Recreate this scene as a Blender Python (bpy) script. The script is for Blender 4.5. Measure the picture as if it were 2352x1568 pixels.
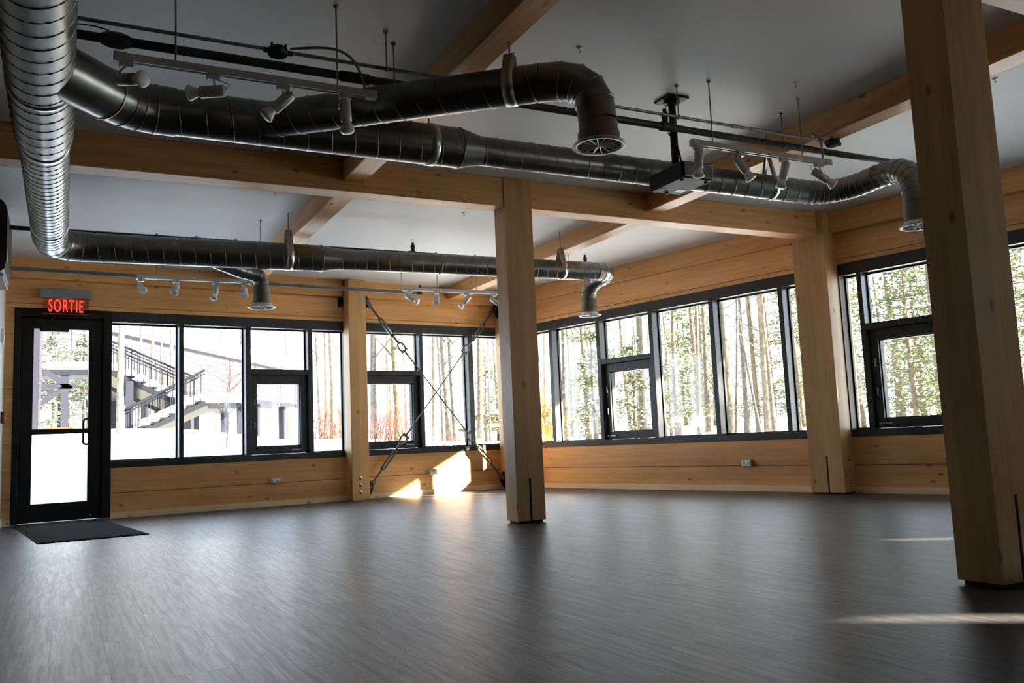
import bpy, bmesh, math, random
from mathutils import Vector, Matrix, noise

random.seed(7)
for o in list(bpy.data.objects):
    bpy.data.objects.remove(o, do_unlink=True)
scene = bpy.context.scene
COL = scene.collection

# ------------------------------------------------------------------ camera
cam_data = bpy.data.cameras.new('camera')
cam = bpy.data.objects.new('camera', cam_data)
COL.objects.link(cam)
cam_data.sensor_width = 36.0
cam_data.lens = 36.0 * 1997.78 / 2352.0
cam_data.clip_start = 0.02
cam_data.clip_end = 300
PITCH, ROLL, YAW = math.radians(6.60518), math.radians(-2.47252), math.radians(62.64072)
def cam_matrix():
    # the level camera looks 27.36 degrees clockwise of +Y, is pitched up and rolled a little
    cp, sp = math.cos(PITCH), math.sin(PITCH)
    cr, sr = math.cos(ROLL), math.sin(ROLL)
    Rx = Matrix(((1, 0, 0), (0, cp, sp), (0, -sp, cp)))
    Rz = Matrix(((cr, -sr, 0), (sr, cr, 0), (0, 0, 1)))
    M = Rz @ Rx
    a = YAW
    B = Matrix(((math.sin(a), 0, math.cos(a)), (math.sin(a - math.pi / 2), 0, math.cos(a - math.pi / 2)), (0, -1, 0)))
    R = B @ M.transposed()
    right = R @ Vector((1, 0, 0)); up = R @ Vector((0, -1, 0)); back = R @ Vector((0, 0, -1))
    m = Matrix((right, up, back)).transposed().to_4x4()
    m.translation = Vector((0, 0, 0.66))
    return m
cam.matrix_world = cam_matrix()
scene.camera = cam

# ------------------------------------------------------------------ world, sun, exposure
world = bpy.data.worlds.new('winter_sky')
scene.world = world
world.use_nodes = True
bg = world.node_tree.nodes['Background']
bg.inputs[0].default_value = (0.72, 0.84, 1.0, 1)
bg.inputs[1].default_value = 2.5
sun_data = bpy.data.lights.new('sun', 'SUN')
sun = bpy.data.objects.new('sun', sun_data)
COL.objects.link(sun)
sun_data.energy = 30.0
sun_data.angle = math.radians(0.9)
sun_data.color = (1.0, 0.88, 0.70)
SUN_AZ, SUN_EL = math.radians(-38.5), math.radians(22.0)
SUN_DIR = Vector((math.cos(SUN_EL) * math.cos(SUN_AZ), math.cos(SUN_EL) * math.sin(SUN_AZ), math.sin(SUN_EL)))
sun.rotation_euler = SUN_DIR.to_track_quat('Z', 'Y').to_euler()
sun.location = SUN_DIR * 40
vs = scene.view_settings
vs.view_transform = 'Standard'
vs.look = 'None'
vs.gamma = 1.0
vs.use_curve_mapping = False
vs.exposure = 1.55
scene.cycles.max_bounces = 12
scene.cycles.diffuse_bounces = 6
scene.cycles.glossy_bounces = 4
scene.cycles.transparent_max_bounces = 24
scene.cycles.sample_clamp_indirect = 6.0

# ------------------------------------------------------------------ helpers
def V(*a):
    return Vector(a)

class MB:
    """collects verts and faces; build() links them as one mesh object"""
    def __init__(s):
        s.v, s.f, s.sm = [], [], []
    def add(s, vs_, fs, smooth=False):
        b = len(s.v)
        s.v += [tuple(p) for p in vs_]
        for f in fs:
            s.f.append([b + i for i in f]); s.sm.append(smooth)
        return s
    def box(s, x0, x1, y0, y1, z0, z1):
        p = [(x0, y0, z0), (x1, y0, z0), (x1, y1, z0), (x0, y1, z0), (x0, y0, z1), (x1, y0, z1), (x1, y1, z1), (x0, y1, z1)]
        return s.add(p, [(0, 3, 2, 1), (4, 5, 6, 7), (0, 1, 5, 4), (1, 2, 6, 5), (2, 3, 7, 6), (3, 0, 4, 7)])
    def cbox(s, x0, x1, y0, y1, z0, z1, c=0.005):
        """box with chamfered edges"""
        lo, hi = (x0, y0, z0), (x1, y1, z1)
        pts, idx = [], {}
        for sx in (0, 1):
            for sy in (0, 1):
                for sz in (0, 1):
                    for ax in range(3):
                        q = []
                        for k, sgn in enumerate((sx, sy, sz)):
                            e = lo[k] if sgn == 0 else hi[k]
                            q.append(e if k == ax else e + (c if sgn == 0 else -c))
                        idx[(sx, sy, sz, ax)] = len(pts); pts.append(q)
        fs = []
        for ax in range(3):
            for sg in (0, 1):
                ring = []
                for (a, b) in ((0, 0), (1, 0), (1, 1), (0, 1)):
                    key = [0, 0, 0]; o = [k for k in range(3) if k != ax]
                    key[ax] = sg; key[o[0]] = a; key[o[1]] = b
                    ring.append(idx[(key[0], key[1], key[2], ax)])
                fs.append(ring)
        for a1 in range(3):
            for a2 in range(a1 + 1, 3):
                o = 3 - a1 - a2
                for s1 in (0, 1):
                    for s2 in (0, 1):
                        k0 = [0, 0, 0]; k0[a1] = s1; k0[a2] = s2; k0[o] = 0
                        k1 = list(k0); k1[o] = 1
                        fs.append([idx[(*k0, a1)], idx[(*k1, a1)], idx[(*k1, a2)], idx[(*k0, a2)]])
        for sx in (0, 1):
            for sy in (0, 1):
                for sz in (0, 1):
                    fs.append([idx[(sx, sy, sz, k)] for k in range(3)])
        return s.add(pts, fs)
    def obox(s, c, ax, ay, az, hx, hy, hz):
        """oriented box: centre, three unit axes, half sizes"""
        c, ax, ay, az = Vector(c), Vector(ax), Vector(ay), Vector(az)
        p = [c + ax * (hx * i) + ay * (hy * j) + az * (hz * k) for k in (-1, 1) for (i, j) in ((-1, -1), (1, -1), (1, 1), (-1, 1))]
        return s.add(p, [(0, 3, 2, 1), (4, 5, 6, 7), (0, 1, 5, 4), (1, 2, 6, 5), (2, 3, 7, 6), (3, 0, 4, 7)])
    def tube(s, pts, rad, n=12, caps=True, smooth=True, closed=False):
        pts = [Vector(p) for p in pts]
        if not hasattr(rad, '__len__'):
            rad = [rad] * len(pts)
        rings, prev = [], None
        m = len(pts)
        for i, p in enumerate(pts):
            if closed:
                t = pts[(i + 1) % m] - pts[i - 1]
            else:
                t = pts[min(i + 1, m - 1)] - pts[max(i - 1, 0)]
            t = t.normalized() if t.length > 1e-9 else Vector((0, 0, 1))
            if prev is None:
                a = Vector((0, 0, 1)) if abs(t.z) < 0.9 else Vector((1, 0, 0))
                u = t.cross(a).normalized()
            else:
                u = (prev - t * prev.dot(t)).normalized()
            prev = u
            w = t.cross(u)
            rings.append([p + (u * math.cos(2 * math.pi * k / n) + w * math.sin(2 * math.pi * k / n)) * rad[i] for k in range(n)])
        vv = [q for r in rings for q in r]
        fs = []
        for i in range(m if closed else m - 1):
            a, b = i * n, ((i + 1) % m) * n
            for k in range(n):
                fs.append((a + k, a + (k + 1) % n, b + (k + 1) % n, b + k))
        s.add(vv, fs, smooth)
        if caps and not closed:
            s.add(rings[0], [list(range(n))[::-1]])
            s.add(rings[-1], [list(range(n))])
        return s
    def cyl(s, p0, p1, r0, r1=None, n=12):
        return s.tube([p0, p1], [r0, r0 if r1 is None else r1], n)
    def lathe(s, base, axis, prof, n=24):
        """prof: list of (radius, height along axis)"""
        base, axis = Vector(base), Vector(axis).normalized()
        a = Vector((0, 0, 1)) if abs(axis.z) < 0.9 else Vector((1, 0, 0))
        u = axis.cross(a).normalized(); w = axis.cross(u)
        vv = [base + axis * h + (u * math.cos(2 * math.pi * k / n) + w * math.sin(2 * math.pi * k / n)) * r for (r, h) in prof for k in range(n)]
        fs = []
        for i in range(len(prof) - 1):
            for k in range(n):
                fs.append((i * n + k, i * n + (k + 1) % n, (i + 1) * n + (k + 1) % n, (i + 1) * n + k))
        return s.add(vv, fs, True)
    def build(s, name, m, parent=None, fix=False):
        me = bpy.data.meshes.new(name)
        me.from_pydata(s.v, [], s.f)
        me.polygons.foreach_set('use_smooth', s.sm)
        bm = bmesh.new(); bm.from_mesh(me)
        bmesh.ops.recalc_face_normals(bm, faces=bm.faces)
        bm.to_mesh(me); bm.free()
        if m is not None:
            me.materials.append(m)
        o = bpy.data.objects.new(name, me)
        COL.objects.link(o)
        if parent is not None:
            o.parent = parent
        return o

def empty(name, loc=(0, 0, 0), rz=0.0, parent=None):
    o = bpy.data.objects.new(name, None)
    o.empty_display_size = 0.1
    COL.objects.link(o)
    o.location = loc; o.rotation_euler = (0, 0, rz)
    if parent is not None:
        o.parent = parent
    return o

def tag(o, label=None, cat=None, group=None, kind=None):
    if label: o['label'] = label
    if cat: o['category'] = cat
    if group: o['group'] = group
    if kind: o['kind'] = kind
    return o

def arc(p0, d0, p1, d1, k=8, pull=None):
    """smooth cubic path from p0 leaving along d0 to p1 arriving along d1"""
    p0, p1, d0, d1 = Vector(p0), Vector(p1), Vector(d0).normalized(), Vector(d1).normalized()
    L = (p1 - p0).length * (0.45 if pull is None else pull)
    a, b = p0 + d0 * L, p1 - d1 * L
    out = []
    for i in range(k + 1):
        t = i / k
        out.append(p0 * (1 - t) ** 3 + a * 3 * t * (1 - t) ** 2 + b * 3 * t * t * (1 - t) + p1 * t ** 3)
    return out

# ------------------------------------------------------------------ materials
MATS = {}
def new_mat(name):
    m = bpy.data.materials.new(name); m.use_nodes = True
    return m, m.node_tree.nodes, m.node_tree.links, m.node_tree.nodes['Principled BSDF']

def plain(name, col, rough=0.5, metal=0.0, var=0.0, scale=20.0, bump=0.0, spec=0.5):
    m, n, l, b = new_mat(name)
    b.inputs['Base Color'].default_value = (*col, 1)
    b.inputs['Roughness'].default_value = rough
    b.inputs['Metallic'].default_value = metal
    b.inputs['Specular IOR Level'].default_value = spec
    tc = n.new('ShaderNodeTexCoord')
    if var or bump:
        nz = n.new('ShaderNodeTexNoise'); nz.inputs['Scale'].default_value = scale; nz.inputs['Detail'].default_value = 4
        l.new(tc.outputs['Object'], nz.inputs['Vector'])
        if var:
            r = n.new('ShaderNodeValToRGB')
            r.color_ramp.elements[0].position = 0.3; r.color_ramp.elements[1].position = 0.7
            r.color_ramp.elements[0].color = (*[c * (1 - var) for c in col], 1)
            r.color_ramp.elements[1].color = (*[min(1, c * (1 + var)) for c in col], 1)
            l.new(nz.outputs['Fac'], r.inputs['Fac']); l.new(r.outputs['Color'], b.inputs['Base Color'])
        if bump:
            bp = n.new('ShaderNodeBump'); bp.inputs['Strength'].default_value = bump; bp.inputs['Distance'].default_value = 0.01
            l.new(nz.outputs['Fac'], bp.inputs['Height']); l.new(bp.outputs['Normal'], b.inputs['Normal'])
    MATS[name] = m
    return m

def wood(name, axis, light, dark, rough=0.42, lam=0.0, knots=True):
    """spruce glulam: grain stretched along one axis, lamination tone bands, small knots"""
    m, n, l, b = new_mat(name)
    tc = n.new('ShaderNodeTexCoord')
    mp = n.new('ShaderNodeMapping')
    sc = [9.0, 9.0, 9.0]; sc[axis] = 0.5
    mp.inputs['Scale'].default_value = sc
    l.new(tc.outputs['Object'], mp.inputs['Vector'])
    n1 = n.new('ShaderNodeTexNoise'); n1.inputs['Scale'].default_value = 2.6; n1.inputs['Detail'].default_value = 8; n1.inputs['Roughness'].default_value = 0.72
    n1.inputs['Distortion'].default_value = 0.3
    l.new(mp.outputs['Vector'], n1.inputs['Vector'])
    r = n.new('ShaderNodeValToRGB')
    r.color_ramp.elements[0].position = 0.32; r.color_ramp.elements[1].position = 0.68
    r.color_ramp.elements[0].color = (*dark, 1); r.color_ramp.elements[1].color = (*light, 1)
    l.new(n1.outputs['Fac'], r.inputs['Fac'])
    # broad tone variation between lamellas and boards
    mp2 = n.new('ShaderNodeMapping'); s2 = [5.0, 5.0, 5.0]; s2[axis] = 0.35
    mp2.inputs['Scale'].default_value = s2
    l.new(tc.outputs['Object'], mp2.inputs['Vector'])
    n2 = n.new('ShaderNodeTexNoise'); n2.inputs['Scale'].default_value = 1.0; n2.inputs['Detail'].default_value = 1
    l.new(mp2.outputs['Vector'], n2.inputs['Vector'])
    hs = n.new('ShaderNodeHueSaturation')
    mr = n.new('ShaderNodeMapRange'); mr.inputs['From Min'].default_value = 0.3; mr.inputs['From Max'].default_value = 0.7
    mr.inputs['To Min'].default_value = 0.84; mr.inputs['To Max'].default_value = 1.14
    l.new(n2.outputs['Fac'], mr.inputs['Value']); l.new(mr.outputs['Result'], hs.inputs['Value'])
    l.new(r.outputs['Color'], hs.inputs['Color'])
    last = hs.outputs['Color']
    if knots:
        mp3 = n.new('ShaderNodeMapping'); s3 = [7.0, 7.0, 7.0]; s3[axis] = 3.2
        mp3.inputs['Scale'].default_value = s3
        l.new(tc.outputs['Object'], mp3.inputs['Vector'])
        vo = n.new('ShaderNodeTexVoronoi'); vo.inputs['Scale'].default_value = 1.0; vo.inputs['Randomness'].default_value = 1.0
        l.new(mp3.outputs['Vector'], vo.inputs['Vector'])
        k = n.new('ShaderNodeMapRange'); k.inputs['From Min'].default_value = 0.06; k.inputs['From Max'].default_value = 0.13
        k.inputs['To Min'].default_value = 0.85; k.inputs['To Max'].default_value = 0.0
        l.new(vo.outputs['Distance'], k.inputs['Value'])
        mx = n.new('ShaderNodeMixRGB'); mx.inputs['Color2'].default_value = (dark[0] * 0.35, dark[1] * 0.28, dark[2] * 0.22, 1)
        l.new(k.outputs['Result'], mx.inputs['Fac']); l.new(last, mx.inputs['Color1'])
        last = mx.outputs['Color']
    l.new(last, b.inputs['Base Color'])
    b.inputs['Roughness'].default_value = rough
    bp = n.new('ShaderNodeBump'); bp.inputs['Strength'].default_value = 0.12; bp.inputs['Distance'].default_value = 0.004
    l.new(n1.outputs['Fac'], bp.inputs['Height']); l.new(bp.outputs['Normal'], b.inputs['Normal'])
    MATS[name] = m
    return m

WL, WD = (0.80, 0.44, 0.165), (0.60, 0.29, 0.09)
wood_x = wood('spruce_glulam_x', 0, WL, WD)
wood_y = wood('spruce_glulam_y', 1, WL, WD)
wood_z = wood('spruce_glulam_z', 2, (0.66, 0.39, 0.155), (0.51, 0.28, 0.10))
dark_wood = wood('dark_unseen_wall_wood', 0, (0.045, 0.03, 0.018), (0.03, 0.019, 0.012))  # dark colour made up for the unseen walls, to cut bounced light
pine_x = wood('pale_pine_x', 0, (0.86, 0.68, 0.42), (0.78, 0.58, 0.32))
black_alu = plain('black_aluminium', (0.028, 0.031, 0.033), 0.30, 0.0, 0.1, 6, spec=0.4)
door_black = plain('door_black', (0.006, 0.006, 0.007), 0.45, spec=0.3)
rubber = plain('gasket_black', (0.008, 0.009, 0.01), 0.5)
plaster = plain('ceiling_white', (0.62, 0.63, 0.62), 0.5, 0, 0.02, 3)
wall_paint = plain('wall_white', (0.7, 0.72, 0.7), 0.6, 0, 0.02, 4)
galv = plain('galvanised_steel', (0.21, 0.215, 0.20), 0.33, 1.0, 0.16, 9)
galv_lt = plain('strap_steel', (0.55, 0.56, 0.54), 0.32, 1.0)
steel = plain('grey_steel', (0.33, 0.34, 0.33), 0.38, 0.9, 0.12, 30)
pipe_dark = plain('dark_pipe', (0.035, 0.038, 0.038), 0.4, 0.3, 0.2, 30)
black_pl = plain('black_plastic', (0.01, 0.01, 0.011), 0.5, spec=0.25)
grey_pl = plain('grey_plastic', (0.23, 0.24, 0.24), 0.5)
white_enam = plain('white_enamel', (0.78, 0.78, 0.76), 0.35)
silver_enam = plain('silver_enamel', (0.55, 0.56, 0.55), 0.35, 0.2)
bulb_m = plain('frosted_bulb', (0.8, 0.8, 0.77), 0.25)
mat_rub = plain('mat_fibre', (0.014, 0.014, 0.015), 0.95, 0, 0.4, 160, 0.5, spec=0.08)
mat_edge_m = plain('mat_edge_rubber', (0.008, 0.008, 0.009), 0.9, spec=0.1)
brace_m = plain('brace_steel', (0.11, 0.11, 0.105), 0.4, 0.6, 0.2, 40)
brass = plain('bolt_zinc', (0.6, 0.6, 0.58), 0.28, 1.0)
slab_m = plain('floor_joint', (0.04, 0.037, 0.035), 0.6)
yellow_m = plain('warning_yellow', (0.75, 0.6, 0.03), 0.5)
red_off = plain('red_led', (0.6, 0.02, 0.02), 0.5)

def glass_mat(name, tint=(0.97, 0.985, 0.98), refl=1.0):
    m = bpy.data.materials.new(name); m.use_nodes = True
    n, l = m.node_tree.nodes, m.node_tree.links
    for x in list(n): n.remove(x)
    out = n.new('ShaderNodeOutputMaterial'); mix = n.new('ShaderNodeMixShader')
    tr = n.new('ShaderNodeBsdfTransparent'); tr.inputs[0].default_value = (*tint, 1)
    gl = n.new('ShaderNodeBsdfGlossy'); gl.inputs['Roughness'].default_value = 0.02
    lw = n.new('ShaderNodeLayerWeight'); lw.inputs['Blend'].default_value = 0.5
    pw = n.new('ShaderNodeMath'); pw.operation = 'POWER'; pw.inputs[1].default_value = 5.0
    fr = n.new('ShaderNodeMapRange'); fr.inputs['To Min'].default_value = 0.035 * refl; fr.inputs['To Max'].default_value = 0.9 * refl
    l.new(lw.outputs['Facing'], pw.inputs[0]); l.new(pw.outputs[0], fr.inputs['Value'])
    l.new(fr.outputs[0], mix.inputs[0]); l.new(tr.outputs[0], mix.inputs[1]); l.new(gl.outputs[0], mix.inputs[2])
    l.new(mix.outputs[0], out.inputs[0])
    return m
glass = glass_mat('window_glass')

def emit_mat(name, col, st):
    m, n, l, b = new_mat(name)
    b.inputs['Base Color'].default_value = (*[c * 0.3 for c in col], 1)
    b.inputs['Emission Color'].default_value = (*col, 1)
    b.inputs['Emission Strength'].default_value = st
    return m
red_led = emit_mat('red_led_lit', (1.0, 0.035, 0.02), 1.0)

def floor_mat():
    m, n, l, b = new_mat('grey_oak_plank')
    tc = n.new('ShaderNodeTexCoord'); oi = n.new('ShaderNodeObjectInfo')
    ad = n.new('ShaderNodeVectorMath'); ad.operation = 'ADD'
    ml = n.new('ShaderNodeVectorMath'); ml.operation = 'SCALE'; ml.inputs['Scale'].default_value = 37.0
    cb = n.new('ShaderNodeCombineXYZ')
    l.new(oi.outputs['Random'], cb.inputs[0]); l.new(oi.outputs['Random'], cb.inputs[1]); l.new(cb.outputs[0], ml.inputs[0])
    l.new(tc.outputs['Object'], ad.inputs[0]); l.new(ml.outputs[0], ad.inputs[1])
    mp = n.new('ShaderNodeMapping'); mp.inputs['Scale'].default_value = (34, 1.8, 1)
    l.new(ad.outputs[0], mp.inputs['Vector'])
    n1 = n.new('ShaderNodeTexNoise'); n1.inputs['Scale'].default_value = 1.5; n1.inputs['Detail'].default_value = 8; n1.inputs['Roughness'].default_value = 0.7
    n1.inputs['Distortion'].default_value = 0.8
    l.new(mp.outputs['Vector'], n1.inputs['Vector'])
    r = n.new('ShaderNodeValToRGB')
    r.color_ramp.elements[0].position = 0.36; r.color_ramp.elements[1].position = 0.66
    r.color_ramp.elements[0].color = (0.024, 0.021, 0.022, 1); r.color_ramp.elements[1].color = (0.078, 0.072, 0.076, 1)
    l.new(n1.outputs['Fac'], r.inputs['Fac'])
    hs = n.new('ShaderNodeHueSaturation'); mr = n.new('ShaderNodeMapRange')
    mr.inputs['To Min'].default_value = 0.8; mr.inputs['To Max'].default_value = 1.2
    l.new(oi.outputs['Random'], mr.inputs['Value']); l.new(mr.outputs['Result'], hs.inputs['Value'])
    l.new(r.outputs['Color'], hs.inputs['Color']); l.new(hs.outputs['Color'], b.inputs['Base Color'])
    b.inputs['Specular IOR Level'].default_value = 0.28
    rr = n.new('ShaderNodeMapRange'); rr.inputs['From Min'].default_value = 0.3; rr.inputs['From Max'].default_value = 0.7; rr.inputs['To Min'].default_value = 0.43; rr.inputs['To Max'].default_value = 0.33
    l.new(n1.outputs['Fac'], rr.inputs['Value']); l.new(rr.outputs['Result'], b.inputs['Roughness'])
    bp = n.new('ShaderNodeBump'); bp.inputs['Strength'].default_value = 0.3; bp.inputs['Distance'].default_value = 0.0016
    l.new(n1.outputs['Fac'], bp.inputs['Height']); l.new(bp.outputs['Normal'], b.inputs['Normal'])
    return m
plank_m = floor_mat()

# ------------------------------------------------------------------ frames of the two glazed walls
CORNER = (5.936, 11.526, 0.0)
UB = Vector((0.99370, 0.11209, 0)).normalized()
UR = Vector((-0.23120, 0.97291, 0)).normalized()
RZ_B = math.atan2(UB.y, UB.x)            # local x runs right along the back wall, local y outwards
RZ_R = math.atan2(-UR.y, -UR.x)          # local x runs from the corner towards the camera, local y outwards
NB = Vector((-UB.y, UB.x, 0)); NR = Vector((UR.y, -UR.x, 0))
def PB(x, y, z):
    return Vector(CORNER) + UB * x + NB * y + Vector((0, 0, z))
def PR(x, y, z):
    return Vector(CORNER) - UR * x + NR * y + Vector((0, 0, z))
ZC = 2.90                                 # ceiling
LX = -0.587                               # left wall
FY = -1.2                                 # front wall behind the camera
TEND = 13.6                               # right wall length

# ------------------------------------------------------------------ floor with separate planks
floor = tag(empty('floor'), kind='structure')
MB().box(LX - 0.2, 9.4, FY - 0.2, 11.9, -0.25, -0.004).build('subfloor', slab_m, floor)
PWID, PLEN = 0.172, 1.22
pm = MB().box(0.0003, PWID - 0.0003, 0.0003, PLEN - 0.0003, -0.006, 0.0)
plank_proto = pm.build('plank', plank_m, floor)
spots = []
k0 = math.floor((LX - 1.342) / PWID)
for k in range(k0, 60):
    x = 1.342 + k * PWID
    if x > 9.2: break
    off = (k * 0.437 % 1.0) * PLEN
    j = 0
    while True:
        y = FY - PLEN + off + j * PLEN
        j += 1
        if y > 11.7: break
        c = Vector((x + PWID / 2, y + PLEN / 2, 0))
        rel = c - Vector(CORNER)
        if rel.dot(NB) > 0.55 or rel.dot(NR) > 0.05: continue
        d = c - cam.location
        fwd = d.x * 0.457 + d.y * 0.882
        side = d.x * 0.89 - d.y * 0.455
        seen = fwd > 1.5 and abs(side) < fwd * 0.62 + 0.3
        spots.append((0 if seen else 1, fwd, x, y))
spots.sort()
first = True
rest = MB()
for i, (u, fwd, x, y) in enumerate(spots):
    if i < 298:
        o = plank_proto if first else plank_proto.copy()
        if not first:
            COL.objects.link(o)
        o.location = (x, y, 0); first = False
    else:
        rest.box(x + 0.0008, x + PWID - 0.0008, y + 0.0008, y + PLEN - 0.0008, -0.006, 0.0)
tag(rest.build('plank_field', plank_m, floor), kind='stuff')

# ------------------------------------------------------------------ ceiling, hidden walls
cl = tag(empty('ceiling'), kind='structure')
MB().box(LX - 0.3, 9.6, FY - 0.3, 12.1, ZC, ZC + 0.3).build('ceiling_board', plaster, cl)
wl = tag(empty('wall_left'), kind='structure')
MB().box(LX - 0.2, LX, 6.6, 11.2, -0.2, ZC + 0.1).build('painted_wall', wall_paint, wl)
for i in range(10):
    MB().box(LX - 0.2, LX - 0.004 * (i % 2), FY - 0.2, 6.6, ZC * i / 10 + 0.003, ZC * (i + 1) / 10).build('dark_board', dark_wood, wl)
MB().box(LX - 0.22, LX - 0.19, FY - 0.2, 11.2, -0.2, ZC + 0.1).build('sheathing', slab_m, wl)
MB().box(LX - 0.001, LX + 0.012, 6.6, 10.79, 0.0, 0.09).build('skirting', wall_paint, wl)
wf = tag(empty('wall_front'), kind='structure')
SUN_SLITS = [(6.70, 7.13, 0.5, 2.35), (8.04, 8.38, 1.9, 2.72)]  # openings added in the unseen wall to throw sun strips on the floor
xs = [LX - 0.2] + [e for s_ in SUN_SLITS for e in s_[:2]] + [9.6]
for i in range(0, len(xs), 2):
    MB().box(xs[i], xs[i + 1], FY - 0.2, FY, -0.2, ZC + 0.1).build('dark_panel', dark_wood, wf)
for a, b, z0, z1 in SUN_SLITS:
    MB().box(a, b, FY - 0.2, FY, -0.2, z0).build('dark_panel', dark_wood, wf)
    MB().box(a, b, FY - 0.2, FY, z1, ZC + 0.1).build('dark_panel', dark_wood, wf)
    MB().box(a, b, FY - 0.11, FY - 0.1, z0, z1).build('pane', glass, wf)

# ------------------------------------------------------------------ back wall and right wall timber
wb = tag(empty('wall_back', CORNER, RZ_B), kind='structure')
wr = tag(empty('wall_right', CORNER, RZ_R), kind='structure')
def brd(par, x0, x1, z0, z1, y0=0.0, y1=0.18, m=wood_x, name='board', c=0.003):
    return MB().cbox(x0, x1, y0, y1, z0, z1, c).build(name, m, par)
Z0, Z1, ZH = 0.565, 2.355, 2.68          # frame bottom, frame top, bottom of the header beam
G = 0.0025
# back wall
for a, b in ((-6.75, -6.475), (-5.50, -2.62), (-2.46, 0.0)):
    brd(wb, a, b, 0.0, 0.283 - G); brd(wb, a, b, 0.283 + G, Z0)
for i in range(6):
    za = Z0 + (Z1 - Z0) * i / 6; zb = Z0 + (Z1 - Z0) * (i + 1) / 6
    brd(wb, -6.75, -6.475, za + G, zb)
for a, b in ((-6.75, -2.62), (-2.46, 0.0)):
    brd(wb, a, b, Z1, 2.405 - G, -0.006); brd(wb, a, b, 2.405 + G, ZH)
    brd(wb, a, -2.683 if b < -1 else -0.272, ZH + 0.001, ZC, -0.06, 0.18, wood_x, 'header_beam', 0.005) if b < -1 else brd(wb, -2.407, -0.272, ZH + 0.001, ZC, -0.06, 0.18, wood_x, 'header_beam', 0.005)
MB().box(-6.75, -6.475, 0.18, 0.2, -0.2, Z1).build('sheathing', slab_m, wb)
MB().box(-5.50, 0.25, 0.18, 0.2, -0.2, Z0).build('sheathing', slab_m, wb)
MB().box(-6.75, 0.25, 0.18, 0.2, Z1, ZC + 0.2).build('sheathing', slab_m, wb)
# right wall
RCOL = (4.92, 5.29)
BAYS_R = ((0.0, RCOL[0]), (RCOL[1], 8.6))
for a, b in BAYS_R:
    brd(wr, a, b, 0.0, 0.283 - G); brd(wr, a, b, 0.283 + G, Z0)
    brd(wr, a, b, Z1, 2.405 - G, -0.006); brd(wr, a, b, 2.405 + G, ZH)
    brd(wr, max(a, 0.28), b, ZH + 0.001, ZC, -0.02 if a < 1 else -0.085, 0.18, wood_x, 'header_beam', 0.005)
SUN_SLOT = (11.60, 11.99, 1.3, 2.36)  # glazed slot added out of view to let in a strip of sun
for i in range(9):
    za, zb = ZC * i / 9 + G, ZC * (i + 1) / 9
    if zb < SUN_SLOT[2] or za > SUN_SLOT[3]:
        brd(wr, 8.6 + G, TEND, za, zb, m=dark_wood)
    else:
        brd(wr, 8.6 + G, SUN_SLOT[0], za, zb, m=dark_wood); brd(wr, SUN_SLOT[1], TEND, za, zb, m=dark_wood)
MB().box(-0.25, 8.6, 0.18, 0.2, -0.2, Z0).build('sheathing', slab_m, wr)
MB().box(-0.25, 8.6, 0.18, 0.2, Z1, ZC + 0.2).build('sheathing', slab_m, wr)
MB().box(8.6, SUN_SLOT[0], 0.18, 0.2, -0.2, ZC + 0.2).build('sheathing', slab_m, wr)
MB().box(SUN_SLOT[1], TEND, 0.18, 0.2, -0.2, ZC + 0.2).build('sheathing', slab_m, wr)
MB().box(SUN_SLOT[0], SUN_SLOT[1], 0.18, 0.2, -0.2, SUN_SLOT[2]).build('sheathing', slab_m, wr)
MB().box(SUN_SLOT[0], SUN_SLOT[1], 0.18, 0.2, SUN_SLOT[3], ZC + 0.2).build('sheathing', slab_m, wr)
MB().box(SUN_SLOT[0], SUN_SLOT[1], 0.10, 0.108, SUN_SLOT[2] - 0.1, SUN_SLOT[3] + 0.1).build('pane', glass, wr)
MB().box(-2.63, -2.44, 0.001, 0.2, 0.0, ZC).build('wall_post', wood_z, wb)
MB().box(-0.09, 0.02, 0.001, 0.2, 0.0, ZC).build('wall_post', wood_z, wb)
MB().box(RCOL[0] - 0.01, RCOL[1] + 0.01, 0.001, 0.2, 0.0, ZC).build('wall_post', wood_z, wr)
MB().box(-0.05, 0.13, 0.001, 0.2, 0.0, ZC).build('wall_post', wood_z, wr)
# pale pine baseboards
bbk = tag(empty('baseboard_back', CORNER, RZ_B), kind='structure')
for a, b in ((-6.56, -6.46), (-5.51, -2.66), (-2.425, -0.27)):
    brd(bbk, a, b, 0.0, 0.068, -0.014, 0.0, pine_x, 'skirting_board', 0.002)
bbr = tag(empty('baseboard_right', CORNER, RZ_R), kind='structure')
for a, b in ((0.02, RCOL[0]), (RCOL[1], 8.6)):
    brd(bbr, a, b, 0.0, 0.066, -0.014, 0.0, pine_x, 'skirting_board', 0.002)

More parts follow.
